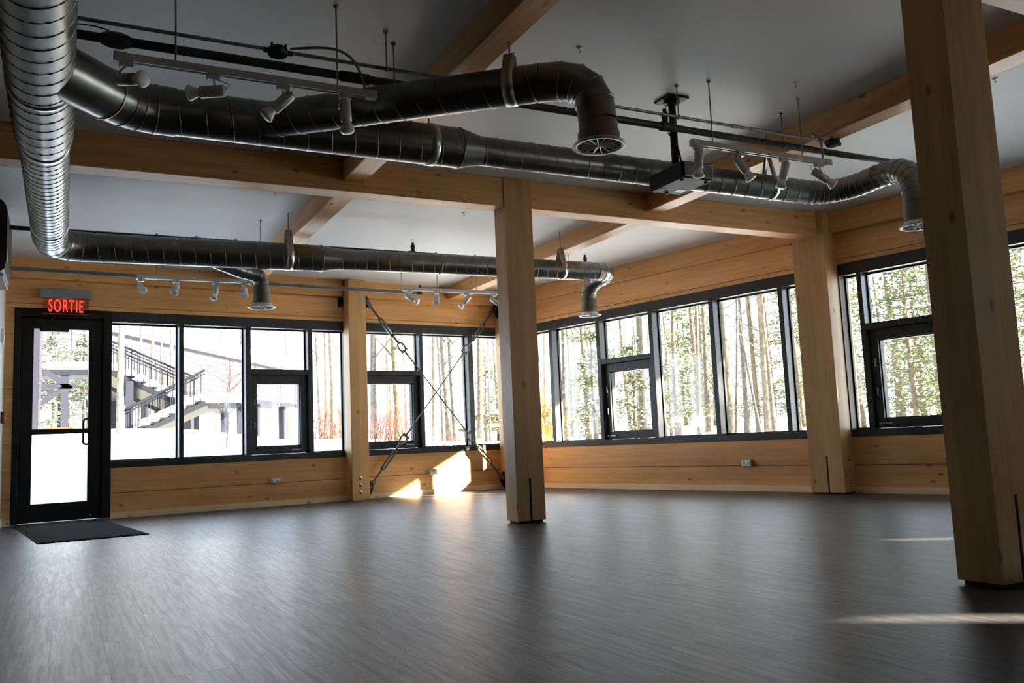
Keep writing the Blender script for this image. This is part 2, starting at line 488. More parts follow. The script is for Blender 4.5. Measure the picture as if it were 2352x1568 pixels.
# ------------------------------------------------------------------ windows
YG = 0.125                               # depth of the glass behind the wall face
def window(num, loc, rz, x0, x1, mull, sashes, flip=1):
    """mull: list of (left, right) mullion faces; sashes: panel indices with an opening sash below a transom"""
    w = tag(empty('window_%d' % num, loc, rz), kind='structure')
    jw = 0.05
    MB().cbox(x0, x1, 0.0, 0.15, 2.232, Z1, 0.003).build('frame_head', black_alu, w)
    MB().cbox(x0, x1, 0.0, 0.15, Z0, 0.642, 0.003).build('frame_sill', black_alu, w)
    MB().cbox(x0, x0 + jw, 0.0, 0.15, 0.642, 2.232, 0.003).build('frame_jamb', black_alu, w)
    MB().cbox(x1 - jw, x1, 0.0, 0.15, 0.642, 2.232, 0.003).build('frame_jamb', black_alu, w)
    for a, b in mull:
        MB().cbox(a, b, 0.0, 0.15, 0.642, 2.232, 0.003).build('mullion', black_alu, w)
    edges = [x0 + jw] + [e for ab in mull for e in ab] + [x1 - jw]
    g = 0.014
    for i in range(0, len(edges), 2):
        a, b = edges[i], edges[i + 1]
        zlo = 0.642
        if i // 2 in sashes:
            MB().cbox(a, b, 0.0, 0.15, 1.640, 1.702, 0.003).build('transom', black_alu, w)
            zlo = 1.702
            s = empty('sash', parent=w)
            sw = 0.088
            ya, yb = 0.06, 0.16
            m_ = MB()
            m_.cbox(a + 0.001, a + sw, ya, yb, 0.643, 1.639, 0.003).cbox(b - sw, b - 0.001, ya, yb, 0.643, 1.639, 0.003)
            m_.cbox(a + sw, b - sw, ya, yb, 0.643, 0.65 + sw, 0.003).cbox(a + sw, b - sw, ya, yb, 1.632 - sw - 0.01, 1.639, 0.003)
            m_.build('sash_frame', black_alu, s)
            q = 0.01
            m2 = MB()
            m2.box(a + sw, a + sw + q, ya + 0.03, yb, 0.65 + sw, 1.622 - sw).box(b - sw - q, b - sw, ya + 0.03, yb, 0.65 + sw, 1.622 - sw)
            m2.box(a + sw + q, b - sw - q, ya + 0.03, yb, 0.65 + sw, 0.65 + sw + q).box(a + sw + q, b - sw - q, ya + 0.03, yb, 1.622 - sw - q, 1.622 - sw)
            m2.build('glazing_bead', rubber, s)
            MB().box(a + sw, b - sw, ya + 0.055, ya + 0.063, 0.65 + sw, 1.622 - sw).build('pane', glass, s)
            # lock levers on the hinge-free stile and a fold-away crank on the lower rail
            hx = a + sw * 0.6 if flip > 0 else a + sw * 0.6
            for hz in (0.98, 1.27):
                MB().cyl((hx, ya, hz), (hx, ya - 0.018, hz), 0.008, None, 8).obox((hx, ya - 0.02, hz + 0.03), (1, 0, 0), (0, 1, 0), (0, 0, 1), 0.006, 0.005, 0.04).build('lock_lever', steel, s)
            cx = (b - sw - 0.06) if flip > 0 else (a + sw + 0.05)
            m3 = MB()
            m3.cyl((cx, ya, 0.69), (cx, ya - 0.025, 0.69), 0.012, None, 10)
            m3.obox((cx - 0.02, ya - 0.03, 0.69), (1, 0, 0), (0, 1, 0), (0, 0, 1), 0.06, 0.006, 0.007)
            m3.cyl((cx - 0.075, ya - 0.03, 0.69), (cx - 0.075, ya - 0.055, 0.69), 0.009, None, 8)
            m3.build('crank_handle', steel, s)
        p = MB()
        p.box(a, a + g, YG - 0.012, YG + 0.02, zlo, 2.232).box(b - g, b, YG - 0.012, YG + 0.02, zlo, 2.232)
        p.box(a + g, b - g, YG - 0.012, YG + 0.02, zlo, zlo + g).box(a + g, b - g, YG - 0.012, YG + 0.02, 2.232 - g - 0.004, 2.232)
        p.build('gasket', rubber, w)
        MB().box(a + g, b - g, YG, YG + 0.008, zlo + g, 2.232 - g).build('pane', glass, w)
    return w
window(1, CORNER, RZ_B, -5.545, -2.60, [(-4.757, -4.703), (-3.965, -3.898), (-3.155, -3.095)], (2,))
window(2, CORNER, RZ_B, -2.47, -0.08, [(-1.535, -1.480), (-0.745, -0.665)], (0,))
window(3, CORNER, RZ_R, 0.12, 4.96, [(0.836, 0.902), (1.767, 1.832), (2.690, 2.755), (3.626, 3.691), (4.563, 4.620)], (2,), -1)
window(4, CORNER, RZ_R, 5.25, 8.6, [(5.485, 5.535), (6.40, 6.46), (7.33, 7.39)], (1,), -1)

# ------------------------------------------------------------------ glazed exit door
dr = tag(empty('door_1', CORNER, RZ_B), kind='structure')
DX0, DX1 = -6.475, -5.545
f_ = MB().cbox(DX0, DX0 + 0.06, -0.02, 0.16, 0.0, Z1).cbox(DX1 - 0.045, DX1 + 0.045, -0.02, 0.16, 0.0, Z1).cbox(DX0 + 0.06, DX1 - 0.045, -0.02, 0.16, 2.255, Z1)
f_.box(DX0 + 0.05, DX0 + 0.08, 0.067, 0.11, 0.016, 2.27).box(DX1 - 0.065, DX1 - 0.04, 0.067, 0.11, 0.016, 2.27).box(DX0 + 0.08, DX1 - 0.065, 0.067, 0.11, 2.235, 2.27)
f_.build('door_frame', door_black, dr)
MB().cbox(DX0, DX1 + 0.04, -0.05, 0.16, 0.0, 0.016, 0.004).build('threshold', steel, dr)
lf = empty('door_leaf', parent=dr)
a, b = DX0 + 0.064, DX1 - 0.05
l_ = MB().cbox(a, -6.285, 0.01, 0.065, 0.02, 2.25).cbox(-5.735, b, 0.01, 0.065, 0.02, 2.25)
l_.cbox(-6.285, -5.735, 0.01, 0.065, 0.02, 0.218).cbox(-6.285, -5.735, 0.01, 0.065, 2.13, 2.25)
l_.build('leaf_frame', door_black, lf)
MB().cbox(-6.285, -5.735, 0.0, 0.05, 0.965, 1.022, 0.004).build('push_rail', door_black, lf)
MB().box(-6.285, -5.735, 0.034, 0.042, 0.218, 2.13).build('pane', glass, lf)
MB().cbox(-6.235, -5.945, -0.05, 0.012, 2.095, 2.17, 0.006).build('door_closer', black_pl, lf)
MB().tube([(-6.235, -0.03, 2.17), (-6.15, -0.12, 2.20), (-6.08, -0.02, 2.27)], 0.009, 8).build('closer_arm', black_pl, lf)
hp = [(-5.72, 0.01, 1.122)] + arc((-5.76, -0.05, 1.122), (-1, -0.2, 0), (-5.79, -0.055, 1.09), (0, 0, -1), 5) + arc((-5.79, -0.055, 0.875), (0, 0, -1), (-5.76, -0.05, 0.842), (1, 0.2, 0), 5) + [(-5.72, 0.01, 0.842)]
MB().tube(hp, 0.0115, 10).build('pull_handle', door_black, lf)
MB().cyl((-5.70, 0.02, 0.06), (-5.70, 0.0, 0.06), 0.01, None, 8).build('door_bolt', brass, lf)

# ------------------------------------------------------------------ timber columns
def grid_column(x0, x1, y0, y1, slot_x, label, slot_top=0.364):
    t = tag(empty('timber_column', ((x0 + x1) / 2, (y0 + y1) / 2, 0)), label, 'column', kind='thing')
    cx, cy = t.location.x, t.location.y
    m_ = MB()
    s0, s1 = slot_x - 0.010 - cx, slot_x + 0.010 - cx
    c = 0.006
    m_.box(x0 - cx, x1 - cx, y0 - cy, y1 - cy, slot_top, ZC)
    m_.box(x0 - cx, s0, y0 - cy, y1 - cy, 0.018, slot_top).box(s1, x1 - cx, y0 - cy, y1 - cy, 0.018, slot_top)
    m_.build('shaft', wood_z, t)
    MB().box(s0 + 0.001, s1 - 0.001, y0 - cy + 0.006, y1 - cy - 0.006, 0.0, slot_top - 0.004).build('knife_plate', black_pl, t)
    MB().box(x0 - cx + 0.02, x1 - cx - 0.02, y0 - cy + 0.015, y1 - cy - 0.015, 0.0, 0.018).build('base_plate', black_pl, t)
    return t
grid_column(3.290, 3.552, 6.392, 6.588, 3.418, 'pale timber column standing free in the middle of the room')
grid_column(3.305, 3.575, 2.262, 2.460, 3.440, 'dark timber column in shadow nearest the camera at the picture right')
tc_ = tag(empty('timber_column', PB(-2.545, -0.1, 0), RZ_B), 'timber column on the back wall with three bolts near its foot', 'column', kind='thing')
MB().cbox(-0.122, 0.122, -0.1, 0.099, 0.0, ZC, 0.004).build('shaft', wood_z, tc_)
for i, z in enumerate((0.104, 0.197, 0.288)):
    bo = MB().lathe((-0.008, -0.1, z), (0, -1, 0), [(0.0001, 0.004), (0.024, 0.004), (0.024, 0.0)], 14).build('washer', brass, tc_)
    MB().lathe((-0.008, -0.104, z), (0, -1, 0), [(0.014, 0.0), (0.014, 0.008), (0.0001, 0.009)], 6).build('bolt_head', steel, bo)
tr_ = tag(empty('timber_column', PR(5.105, -0.11, 0), RZ_R), 'timber column against the window wall carrying the girder end', 'column', kind='thing')
m_ = MB().box(-0.185, 0.185, -0.11, 0.109, 0.38, ZC)
m_.box(-0.185, 0.003, -0.11, 0.109, 0.018, 0.38).box(0.021, 0.185, -0.11, 0.109, 0.018, 0.38)
m_.build('shaft', wood_z, tr_)
MB().box(0.0035, 0.0205, -0.104, 0.1, 0.0, 0.376).build('knife_plate', black_pl, tr_)
MB().box(-0.17, 0.17, -0.09, 0.1, 0.0, 0.018).build('base_plate', black_pl, tr_)
for z in (0.12, 0.24, 0.35):
    MB().lathe((0.185, 0.0, z), (1, 0, 0), [(0.024, 0.0), (0.024, 0.004), (0.013, 0.004), (0.013, 0.012), (0.0001, 0.012)], 12).build('bolt_head', steel, tr_)
tk = tag(empty('timber_column', PB(-0.13, -0.1, 0), RZ_B), 'corner timber column hidden behind the free standing column', 'column', kind='thing')
MB().cbox(-0.14, 0.10, -0.14, 0.095, 0.0, ZC, 0.004).build('shaft', wood_z, tk)

# ------------------------------------------------------------------ girders and purlins
def beam(name, x0, x1, y0, y1, z0, z1, m, label, cat='beam'):
    t = MB().cbox(x0, x1, y0, y1, z0, z1, 0.006).build(name, m)
    return tag(t, label, cat, kind='thing')
GZ = 2.65
beam('girder', LX, 3.290, 6.40, 6.592, GZ, ZC, wood_x, 'timber girder from the round steel trunk duct to the middle column')
beam('girder', 3.552, 7.035, 6.40, 6.592, GZ, ZC, wood_x, 'timber girder from the middle column to the window wall column')
beam('girder', LX, 3.305, 2.27, 2.455, GZ, ZC, wood_x, 'timber girder over the camera ending at the shadowed near column')
beam('girder', 3.575, 8.1, 2.27, 2.455, GZ, ZC, wood_x, 'timber girder in the top corner beyond the shadowed near column')
PZ = 2.725
beam('purlin', 1.893, 2.062, 2.456, 6.399, PZ, ZC, wood_y, 'timber roof beam above the branch duct near the picture top')
beam('purlin', 4.768, 4.942, 2.456, 6.399, PZ, ZC, wood_y, 'timber roof beam behind the projector reaching the near column')
beam('purlin', 1.940, 2.112, 6.593, 11.00, PZ, ZC, wood_y, 'timber roof beam over the back duct near the back window wall column')
beam('purlin', 4.852, 5.020, 6.593, 11.33, PZ, ZC, wood_y, 'timber roof beam over the back duct close to the room corner')

# ------------------------------------------------------------------ steel cross bracing on the back wall
def brace(name, p0, p1, label):
    """threaded rod with turnbuckle and jaw at both ends, thin cable between; points in back wall coordinates"""
    t = tag(empty(name, PB(*p0), RZ_B), label, 'cable brace', 'cross bracing between the back wall columns')
    o0 = Vector(p0)
    P0, P1 = Vector((0, 0, 0)), Vector(p1) - o0
    d = (P1 - P0).normalized(); L = (P1 - P0).length
    side = Vector((0, 1, 0)); nrm = d.cross(side)
    MB().tube([P0 + d * (0.26 * L), P1 - d * (0.26 * L)], 0.009, 8).build('cable', brace_m, t)
    for e, s in ((P0, 1), (P1, -1)):
        dd = d * s
        k = MB()
        k.obox(e + dd * 0.03 + side * 0.014, dd, side, nrm, 0.055, 0.005, 0.028).obox(e + dd * 0.03 - side * 0.014, dd, side, nrm, 0.055, 0.005, 0.028)
        k.cyl(e - side * 0.03, e + side * 0.03, 0.014, None, 10).cyl(e + dd * 0.075, e + dd * 0.12, 0.022, 0.016, 10)
        k.build('clevis', brace_m, t)
        MB().tube([e + dd * 0.1, e + dd * 0.3], 0.014, 10).build('threaded_rod', brace_m, t)
        tb = MB().tube([e + dd * 0.28, e + dd * 0.30], 0.03, 10).tube([e + dd * 0.58, e + dd * 0.60], 0.03, 10)
        tb.obox(e + dd * 0.44 + nrm * 0.021, dd, nrm, side, 0.15, 0.008, 0.013).obox(e + dd * 0.44 - nrm * 0.021, dd, nrm, side, 0.15, 0.008, 0.013)
        tb.build('turnbuckle', brace_m, t)
        MB().tube([e + dd * 0.56, e + dd * 0.225 * L], 0.014, 10).build('threaded_rod', brace_m, t)
        c = e + dd * (0.245 * L)
        ring = [c + dd * (0.07 * math.cos(a)) + (nrm * 0.046) * math.sin(a) for a in [2 * math.pi * q / 16 for q in range(16)]]
        MB().tube(ring, 0.012, 8, closed=True).build('shackle', brace_m, t)
        MB().cyl(c + dd * 0.065 - nrm * 0.055, c + dd * 0.065 + nrm * 0.055, 0.015, None, 8).build('shackle_pin', brace_m, t)
        MB().tube([c + dd * 0.06, c + dd * 0.24], [0.015, 0.010], 8).build('cable_sleeve', brace_m, t)
    return t
YB = -0.12
brace('cable_brace', (-2.372, YB, 2.62), (-0.325, YB, 0.16), 'steel cable brace falling from the bolted back column to the corner')
brace('cable_brace', (-0.325, YB + 0.03, 2.62), (-2.372, YB + 0.03, 0.16), 'steel cable brace rising from the bolted back column to the corner')
def gusset(x, z, sx, label):
    t = MB()
    pts = [(0, 0, -0.13), (sx * 0.02, 0, -0.14), (sx * 0.085, 0, -0.03), (sx * 0.085, 0, 0.05), (sx * 0.03, 0, 0.10), (0, 0, 0.10)]
    vv = [(p[0], -0.006, p[2]) for p in pts] + [(p[0], 0.006, p[2]) for p in pts]
    n_ = len(pts)
    t.add(vv, [list(range(n_)), list(range(n_, 2 * n_))[::-1]] + [(i, (i + 1) % n_, n_ + (i + 1) % n_, n_ + i) for i in range(n_)])
    o = t.build('gusset_plate', black_pl)
    o.location = PB(x, YB + 0.012, z); o.rotation_euler = (0, 0, RZ_B)
    return tag(o, label, 'steel plate', 'black steel plates anchoring the cross bracing')
gusset(-2.423, 0.15, 1, 'black steel plate at the foot of the bolted back column')
gusset(-2.423, 2.62, 1, 'black steel plate high on the bolted back column, window corner side')
gusset(-0.27, 0.15, -1, 'black steel plate low beside the corner column')
gusset(-0.27, 2.62, -1, 'black steel plate high beside the corner column')
pk = MB().cbox(-2.735, -2.668, -0.03, 0.0, 2.55, 2.665, 0.003).build('bracket_plate', black_pl)
pk.location = CORNER; pk.rotation_euler = (0, 0, RZ_B)
tag(pk, 'small black bracket left of the bolted back column under the header beam', 'bracket')

# ------------------------------------------------------------------ ducts
def helix(p0, p1, r, pitch, tube_r=0.0035, n=18):
    p0, p1 = Vector(p0), Vector(p1)
    d = (p1 - p0); L = d.length; d.normalize()
    a = Vector((0, 0, 1)) if abs(d.z) < 0.9 else Vector((1, 0, 0))
    u = d.cross(a).normalized(); w = d.cross(u)
    steps = max(4, int(L / pitch * n))
    return [p0 + d * (L * i / steps) + (u * math.cos(2 * math.pi * (L * i / steps) / pitch) + w * math.sin(2 * math.pi * (L * i / steps) / pitch)) * r for i in range(steps + 1)]

def spiral_duct(par, p0, p1, r, pitch=0.115, name='duct_pipe'):
    o = MB().tube([p0, p1], r, 32, caps=False).build(name, galv, par)
    MB().tube(helix(p0, p1, r, pitch), 0.004, 5).build('spiral_seam', galv, o)
    return o
def band(par, p, d, r, w=0.02, name='collar_band', m=None):
    p, d = Vector(p), Vector(d).normalized()
    return MB().lathe(p - d * w, d, [(r, 0), (r + 0.005, 0.002), (r + 0.005, 2 * w - 0.002), (r, 2 * w)], 32).build(name, m or galv_lt, par)
def gored(par, pts, r, name='elbow'):
    """segmented sheet-metal elbow: every gore a straight piece with a ridge at each joint"""
    o = MB().tube(pts, r, 28, caps=False).build(name, galv, par)
    ms = MB()
    for i in range(1, len(pts) - 1):
        t = (Vector(pts[i + 1]) - Vector(pts[i - 1])).normalized()
        rr = r if not hasattr(r, '__len__') else r[i]
        ms.lathe(Vector(pts[i]) - t * 0.005, t, [(rr * 1.0, 0), (rr + 0.004, 0.003), (rr + 0.004, 0.007), (rr, 0.01)], 28)
    ms.build('gore_seam', galv, o)
    return o
def diffuser(par, c, R, nv=14):
    """round swirl diffuser: white rim, dark throat, radial vanes round a hub; parts of the duct"""
    c = Vector(c)
    o = MB().lathe(c, (0, 0, -1), [(R * 0.72, -0.03), (R * 0.80, -0.012), (R * 0.97, -0.002), (R, 0.004), (R * 0.98, 0.010), (R * 0.82, 0.008), (R * 0.80, -0.002)], 40).build('diffuser', white_enam, par)
    MB().lathe(c + Vector((0, 0, 0.028)), (0, 0, -1), [(0.0001, 0), (R * 0.70, 0), (R * 0.79, 0.03)], 32).build('throat', rubber, o)
    MB().lathe(c, (0, 0, -1), [(0.0001, 0.014), (R * 0.07, 0.012), (R * 0.10, 0.0), (R * 0.10, -0.015)], 16).build('hub', white_enam, o)
    for k in range(nv):
        a = 2 * math.pi * (k + 0.3) / nv
        d = Vector((math.cos(a), math.sin(a), 0)); s = Vector((-math.sin(a), math.cos(a), 0))
        t = (s * 0.55 + Vector((0, 0, 1)) * 0.83).normalized()
        MB().obox(c + d * (R * 0.45) + Vector((0, 0, -0.004)), d, t, d.cross(t), R * 0.36, 0.0045, 0.0022).build('vane', white_enam, o)
    return o
def strap_hanger(par, c, d, r, ztop, w=0.022, loop=0.11):
    """flat steel strap wrapped round a duct, gathered above it and hung on a thin rod"""
    c, d = Vector(c), Vector(d).normalized()
    s = d.cross(Vector((0, 0, 1))).normalized()
    rr = r + 0.003
    prof = [(0.012, rr + loop)]
    for k in range(25):
        a = math.radians(52) - math.radians(284) * k / 24
        prof.append((rr * math.cos(a), rr * math.sin(a)))
    prof.append((-0.012, rr + loop))
    vv, fs = [], []
    for (x, z) in prof:
        vv += [c + s * x + Vector((0, 0, z)) - d * w, c + s * x + Vector((0, 0, z)) + d * w]
    for i in range(len(prof) - 1):
        fs.append((2 * i, 2 * i + 1, 2 * i + 3, 2 * i + 2))
    fs.append((0, 1, 2 * len(prof) - 1, 2 * len(prof) - 2))
    o = MB().add(vv, fs, True).build('strap', galv_lt, par)
    sol = o.modifiers.new('thickness', 'SOLIDIFY'); sol.thickness = 0.003
    MB().tube([c + Vector((0, 0, rr + loop - 0.01)), Vector((c.x, c.y, ztop))], 0.005, 8).build('rod', steel, par)
    return o

ZD = 2.48
# trunk duct along the left wall
tr = tag(empty('trunk_duct', (-0.125, 5.0, 0)), 'large spiral steel trunk duct running along the left wall', 'duct', kind='thing')
def L(t, p):
    return Vector(p) - Vector(t.location)
RT1, RT2 = 0.148, 0.130
tx = -0.125
YBb, YC = 4.755, 8.15
spiral_duct(tr, L(tr, (tx, FY + 0.3, ZD)), L(tr, (tx, 5.32, ZD)), RT1, 0.125)
MB().tube([L(tr, (tx, 5.32, ZD)), L(tr, (tx, 5.42, ZD))], [RT1, RT2], 32, caps=False).build('reducer', galv, tr)
band(tr, L(tr, (tx, 4.56, ZD)), (0, 1, 0), RT1, 0.014)
band(tr, L(tr, (tx, 5.45, ZD)), (0, 1, 0), RT2, 0.03)
spiral_duct(tr, L(tr, (tx, 5.42, ZD)), L(tr, (tx, 7.86, ZD)), RT2, 0.09)
band(tr, L(tr, (tx, 7.42, ZD)), (0, 1, 0), RT2, 0.012)
# back duct
dc = tag(empty('air_duct', (2.5, 8.05, 0)), 'spiral steel duct across the back of the room, with two round outlets', 'duct', kind='thing')
def yc(x):
    return 8.17 - 0.05 * x
e0 = arc((tx, 7.86, ZD), (0, 1, 0), (0.23, yc(0.23), ZD), (1, -0.05, 0), 5, 0.50)
gored(dc, [L(dc, p) for p in e0], [RT2, RT2, RT2, RT2, 0.127, 0.125], 'elbow')
RC1, RC2 = 0.125, 0.101
XR0, XR1 = 2.17, 2.34
spiral_duct(dc, L(dc, (0.23, yc(0.23), ZD)), L(dc, (XR0, yc(XR0), ZD)), RC1, 0.13)
MB().tube([L(dc, (XR0, yc(XR0), ZD)), L(dc, (XR1, yc(XR1), ZD))], [RC1, RC2], 32, caps=False).build('reducer', galv, dc)
band(dc, L(dc, (XR0 - 0.01, yc(XR0), ZD)), (1, -.05, 0), RC1, 0.006, m=galv)
spiral_duct(dc, L(dc, (XR1, yc(XR1), ZD)), L(dc, (5.16, yc(5.16), ZD)), RC2, 0.115)
band(dc, L(dc, (3.35, yc(3.35), ZD)), (1, -.05, 0), RC2, 0.01, m=galv)
ee = arc((5.16, yc(5.16), ZD), (1, 0, 0), (5.34, yc(5.16) + 0.19, ZD - 0.03), (-0.1, 1, -0.25), 5, 0.55)
gored(dc, [L(dc, p) for p in ee], RC2, 'elbow')
dC = Vector((5.30, 8.29, 2.057))
ee2 = arc(ee[-1], (-0.1, 1, -0.25), (dC.x, dC.y, 2.24), (0, 0, -1), 8, 0.5)
gored(dc, [L(dc, p) for p in ee2], [0.098] + [0.085] * 8, 'flex_drop')
MB().tube([L(dc, (dC.x, dC.y, 2.24)), L(dc, (dC.x, dC.y, 2.06))], [0.085, 0.092], 28, caps=False).build('drop_collar', galv, dc)
diffuser(dc, L(dc, dC), 0.128)
strap_hanger(dc, L(dc, (1.855, yc(1.855), ZD)), (1, -.05, 0), RC1, ZC, 0.03, 0.13)
strap_hanger(dc, L(dc, (4.74, yc(4.74), ZD)), (1, -.05, 0), RC2, ZC, 0.03, 0.13)
# small branch outlet of the back duct
dS = Vector((1.66, 8.37, 2.045))
br0 = [Vector((1.14, yc(1.14) + 0.02, ZD - 0.035)), Vector((1.42, 8.28, ZD - 0.10))]
br1 = arc(br0[1], (0.8, 0.45, -0.18), (dS.x, dS.y, 2.25), (0, 0, -1), 6, 0.5)
gored(dc, [L(dc, p) for p in [br0[0]] + br1], 0.072, 'branch_drop')
MB().tube([L(dc, (dS.x, dS.y, 2.25)), L(dc, (dS.x, dS.y, 2.11)), L(dc, (dS.x, dS.y, 2.05))], [0.075, 0.078, 0.095], 28, caps=False).build('drop_collar', galv, dc)
diffuser(dc, L(dc, dS), 0.132)

# front duct with its slanting branch
db = tag(empty('air_duct', (2.5, 4.755, 0)), 'dark spiral steel duct across the front, forking into a branch duct', 'duct', kind='thing')
RB1, RB2 = 0.123, 0.091
s0 = Vector((tx + 0.02, 4.33, ZD)); s1 = Vector((0.16, 4.62, ZD))
gored(db, [L(db, s0), L(db, s1)] + [L(db, p) for p in arc(s1, (0.7, 0.72, 0), (0.50, YBb, ZD), (1, 0, 0), 4, 0.45)[1:]], 0.128, 'take_off')
band(db, L(db, s1), (0.7, 0.72, 0), 0.128, 0.006)
XB0, XB1 = 2.15, 2.29
spiral_duct(db, L(db, (0.50, YBb, ZD)), L(db, (XB0, YBb, ZD)), RB1, 0.135)
MB().tube([L(db, (XB0, YBb, ZD)), L(db, (XB1, YBb, ZD))], [RB1, RB2], 32, caps=False).build('reducer', galv, db)
band(db, L(db, (XB0 - 0.01, YBb, ZD)), (1, 0, 0), RB1, 0.006, m=galv)
band(db, L(db, (1.955, YBb, ZD)), (1, 0, 0), RB1, 0.028, 'strap')
MB().tube([L(db, (1.955, YBb, ZD + RB1)), L(db, (1.955, YBb, PZ))], 0.005, 8).build('rod', steel, db)
spiral_duct(db, L(db, (XB1, YBb, ZD)), L(db, (5.02, YBb, ZD)), RB2, 0.125)
strap_hanger(db, L(db, (4.70, YBb, ZD)), (1, 0, 0), RB2, ZC, 0.022, 0.15)
# slanting branch towards the camera
bd = Vector((0.765, -0.643, 0)).normalized()
q0 = Vector((0.90, 4.76, ZD)); q1 = Vector((1.259, 4.446, ZD)) + bd * 1.16
spiral_duct(db, L(db, q0 + bd * 0.02), L(db, q1), 0.098, 0.12, 'branch_pipe')
dD = Vector((2.36, 3.52, 2.117))
ed = arc(q1, bd, (dD.x, dD.y, 2.235), (0, 0, -1), 5, 0.52)
gored(db, [L(db, p) for p in ed], 0.098, 'elbow')
MB().tube([L(db, (dD.x, dD.y, 2.235)), L(db, (dD.x, dD.y, 2.19)), L(db, (dD.x, dD.y, 2.175)), L(db, (dD.x, dD.y, 2.12))], [0.098, 0.098, 0.106, 0.106], 28, caps=False).build('drop_collar', galv, db)
diffuser(db, L(db, dD), 0.136, 16)
hc = Vector((1.259, 4.446, ZD)) + bd * 1.00
strap_hanger(db, L(db, hc), bd, 0.098, PZ, 0.03, 0.075)
# flexible end of the front duct
fx = arc((5.02, YBb, ZD), (1, 0, 0), (5.36, 4.42, ZD + 0.02), (0.1, -1, 0.10), 10, 0.45) 
dB = Vector((5.33, 4.0, 2.05))
fx2 = arc(fx[-1], (0.1, -1, 0.12), (dB.x, dB.y, 2.22), (0, 0, -1), 9, 0.55)
gored(db, [L(db, p) for p in fx + fx2[1:]], 0.088, 'flexible_hose')
MB().tube([L(db, (dB.x, dB.y, 2.22)), L(db, (dB.x, dB.y, 2.06))], [0.088, 0.095], 28, caps=False).build('drop_collar', galv, db)
diffuser(db, L(db, dB), 0.130)

# ------------------------------------------------------------------ sprinkler pipes and conduits
def sprinkler_head(par, p, up=True):
    p = Vector(p); z = 1 if up else -1
    m_ = MB().cyl(p, p + Vector((0, 0, 0.05 * z)), 0.021, 0.021, 10).cyl(p + Vector((0, 0, 0.05 * z)), p + Vector((0, 0, 0.075 * z)), 0.028, 0.021, 8)
    m_.cyl(p + Vector((0, 0, 0.075 * z)), p + Vector((0, 0, 0.10 * z)), 0.017, 0.012, 8)
    m_.build('sprinkler_body', pipe_dark, par)
    q = p + Vector((0, 0, 0.10 * z))
    fr = MB()
    for s in (-1, 1):
        fr.tube([q + Vector((s * 0.008, 0, 0)), q + Vector((s * 0.016, 0, 0.014 * z)), q + Vector((s * 0.006, 0, 0.03 * z))], 0.0025, 6)
    fr.lathe(q + Vector((0, 0, 0.03 * z)), (0, 0, z), [(0.0001, 0), (0.017, 0.001), (0.017, 0.004), (0.0001, 0.004)], 12)
    fr.build('sprinkler_frame', galv_lt, par)
def hang(par, x, y, z, m=None, clip=0.022):
    MB().tube([(x, y, z + clip), (x, y, ZC)], 0.0042, 8).build('hanger_rod', m or steel, par)
    MB().tube([Vector((x, y + math.sin(a) * clip, z + math.cos(a) * clip)) for a in [2 * math.pi * q / 14 for q in range(14)]], 0.0035, 6, closed=True).build('ring_clip', m or steel, par)
    MB().lathe((x, y, ZC), (0, 0, -1), [(0.014, 0), (0.014, 0.006), (0.006, 0.012)], 10).build('rod_cup', m or steel, par)

S1Y, S1Z = 4.392, 2.665
sp = tag(empty('sprinkler_pipe'), 'thick black sprinkler pipe above the front track lights', 'pipe')
MB().tube([(LX, S1Y, S1Z), (6.0, S1Y, S1Z)], 0.0235, 14).build('pipe', pipe_dark, sp)
for x in (1.30,):
    MB().tube([(x, S1Y, S1Z), (x + 0.16, S1Y, S1Z)], 0.03, 14).build('coupling', pipe_dark, sp)
MB().tube([(0.13, S1Y, S1Z), (0.17, S1Y, S1Z), (0.22, S1Y, S1Z), (0.26, S1Y, S1Z)], [0.027, 0.04, 0.04, 0.027], 10).build('coupling', pipe_dark, sp)
MB().tube(arc((-0.1, S1Y, S1Z + 0.05), (1, 0, -0.1), (0.2, S1Y, S1Z + 0.03), (1, 0, -0.4), 6), 0.004, 6).build('cable', pipe_dark, sp)
for x in (3.47,):
    MB().tube([(x - 0.04, S1Y, S1Z), (x + 0.04, S1Y, S1Z)], 0.031, 12).build('coupling', pipe_dark, sp)
    sprinkler_head(sp, (x, S1Y, S1Z + 0.02))
for x in (1.606, 4.50):
    hang(sp, x, S1Y, S1Z, clip=0.026)
for x in (-0.03,):
    MB().cyl((x, S1Y - 0.03, S1Z - 0.05), (x, S1Y - 0.03, S1Z + 0.17), 0.022, 0.022, 10).build('riser', pipe_dark, sp)

S2Y, S2Z = 8.39, 2.665
s2 = tag(empty('sprinkler_pipe'), 'dark sprinkler pipe running just above the back duct', 'pipe')
MB().tube([(LX, S2Y, S2Z), (5.36, S2Y, S2Z)], 0.02, 12).build('pipe', pipe_dark, s2)
for x in (3.22, 5.34):
    MB().tube([(x - 0.05, S2Y, S2Z), (x + 0.03, S2Y, S2Z)], 0.027, 12).build('coupling', pipe_dark, s2)
    sprinkler_head(s2, (x, S2Y, S2Z + 0.015))
for x in (1.66, 5.12):
    hang(s2, x, S2Y, S2Z, clip=0.024)

E2Z = 2.65
pipe_grey = plain('grey_pipe', (0.13, 0.14, 0.135), 0.45, 0.2)
def e2(x):
    return 10.155 + 0.09 * x
s3 = tag(empty('sprinkler_pipe'), 'grey pipe hung in front of the back wall header beam', 'pipe')
MB().tube([(LX, e2(LX), E2Z), (4.10, e2(4.10), E2Z)], 0.022, 12).build('pipe', pipe_grey, s3)
MB().tube([(4.07, e2(4.07), E2Z), (4.14, e2(4.14), E2Z)], 0.026, 12).build('coupling', pipe_dark, s3)
sprinkler_head(s3, (4.12, e2(4.12), E2Z + 0.01))
for x in (0.95, 1.62, 3.86):
    hang(s3, x, e2(x), E2Z, clip=0.022)

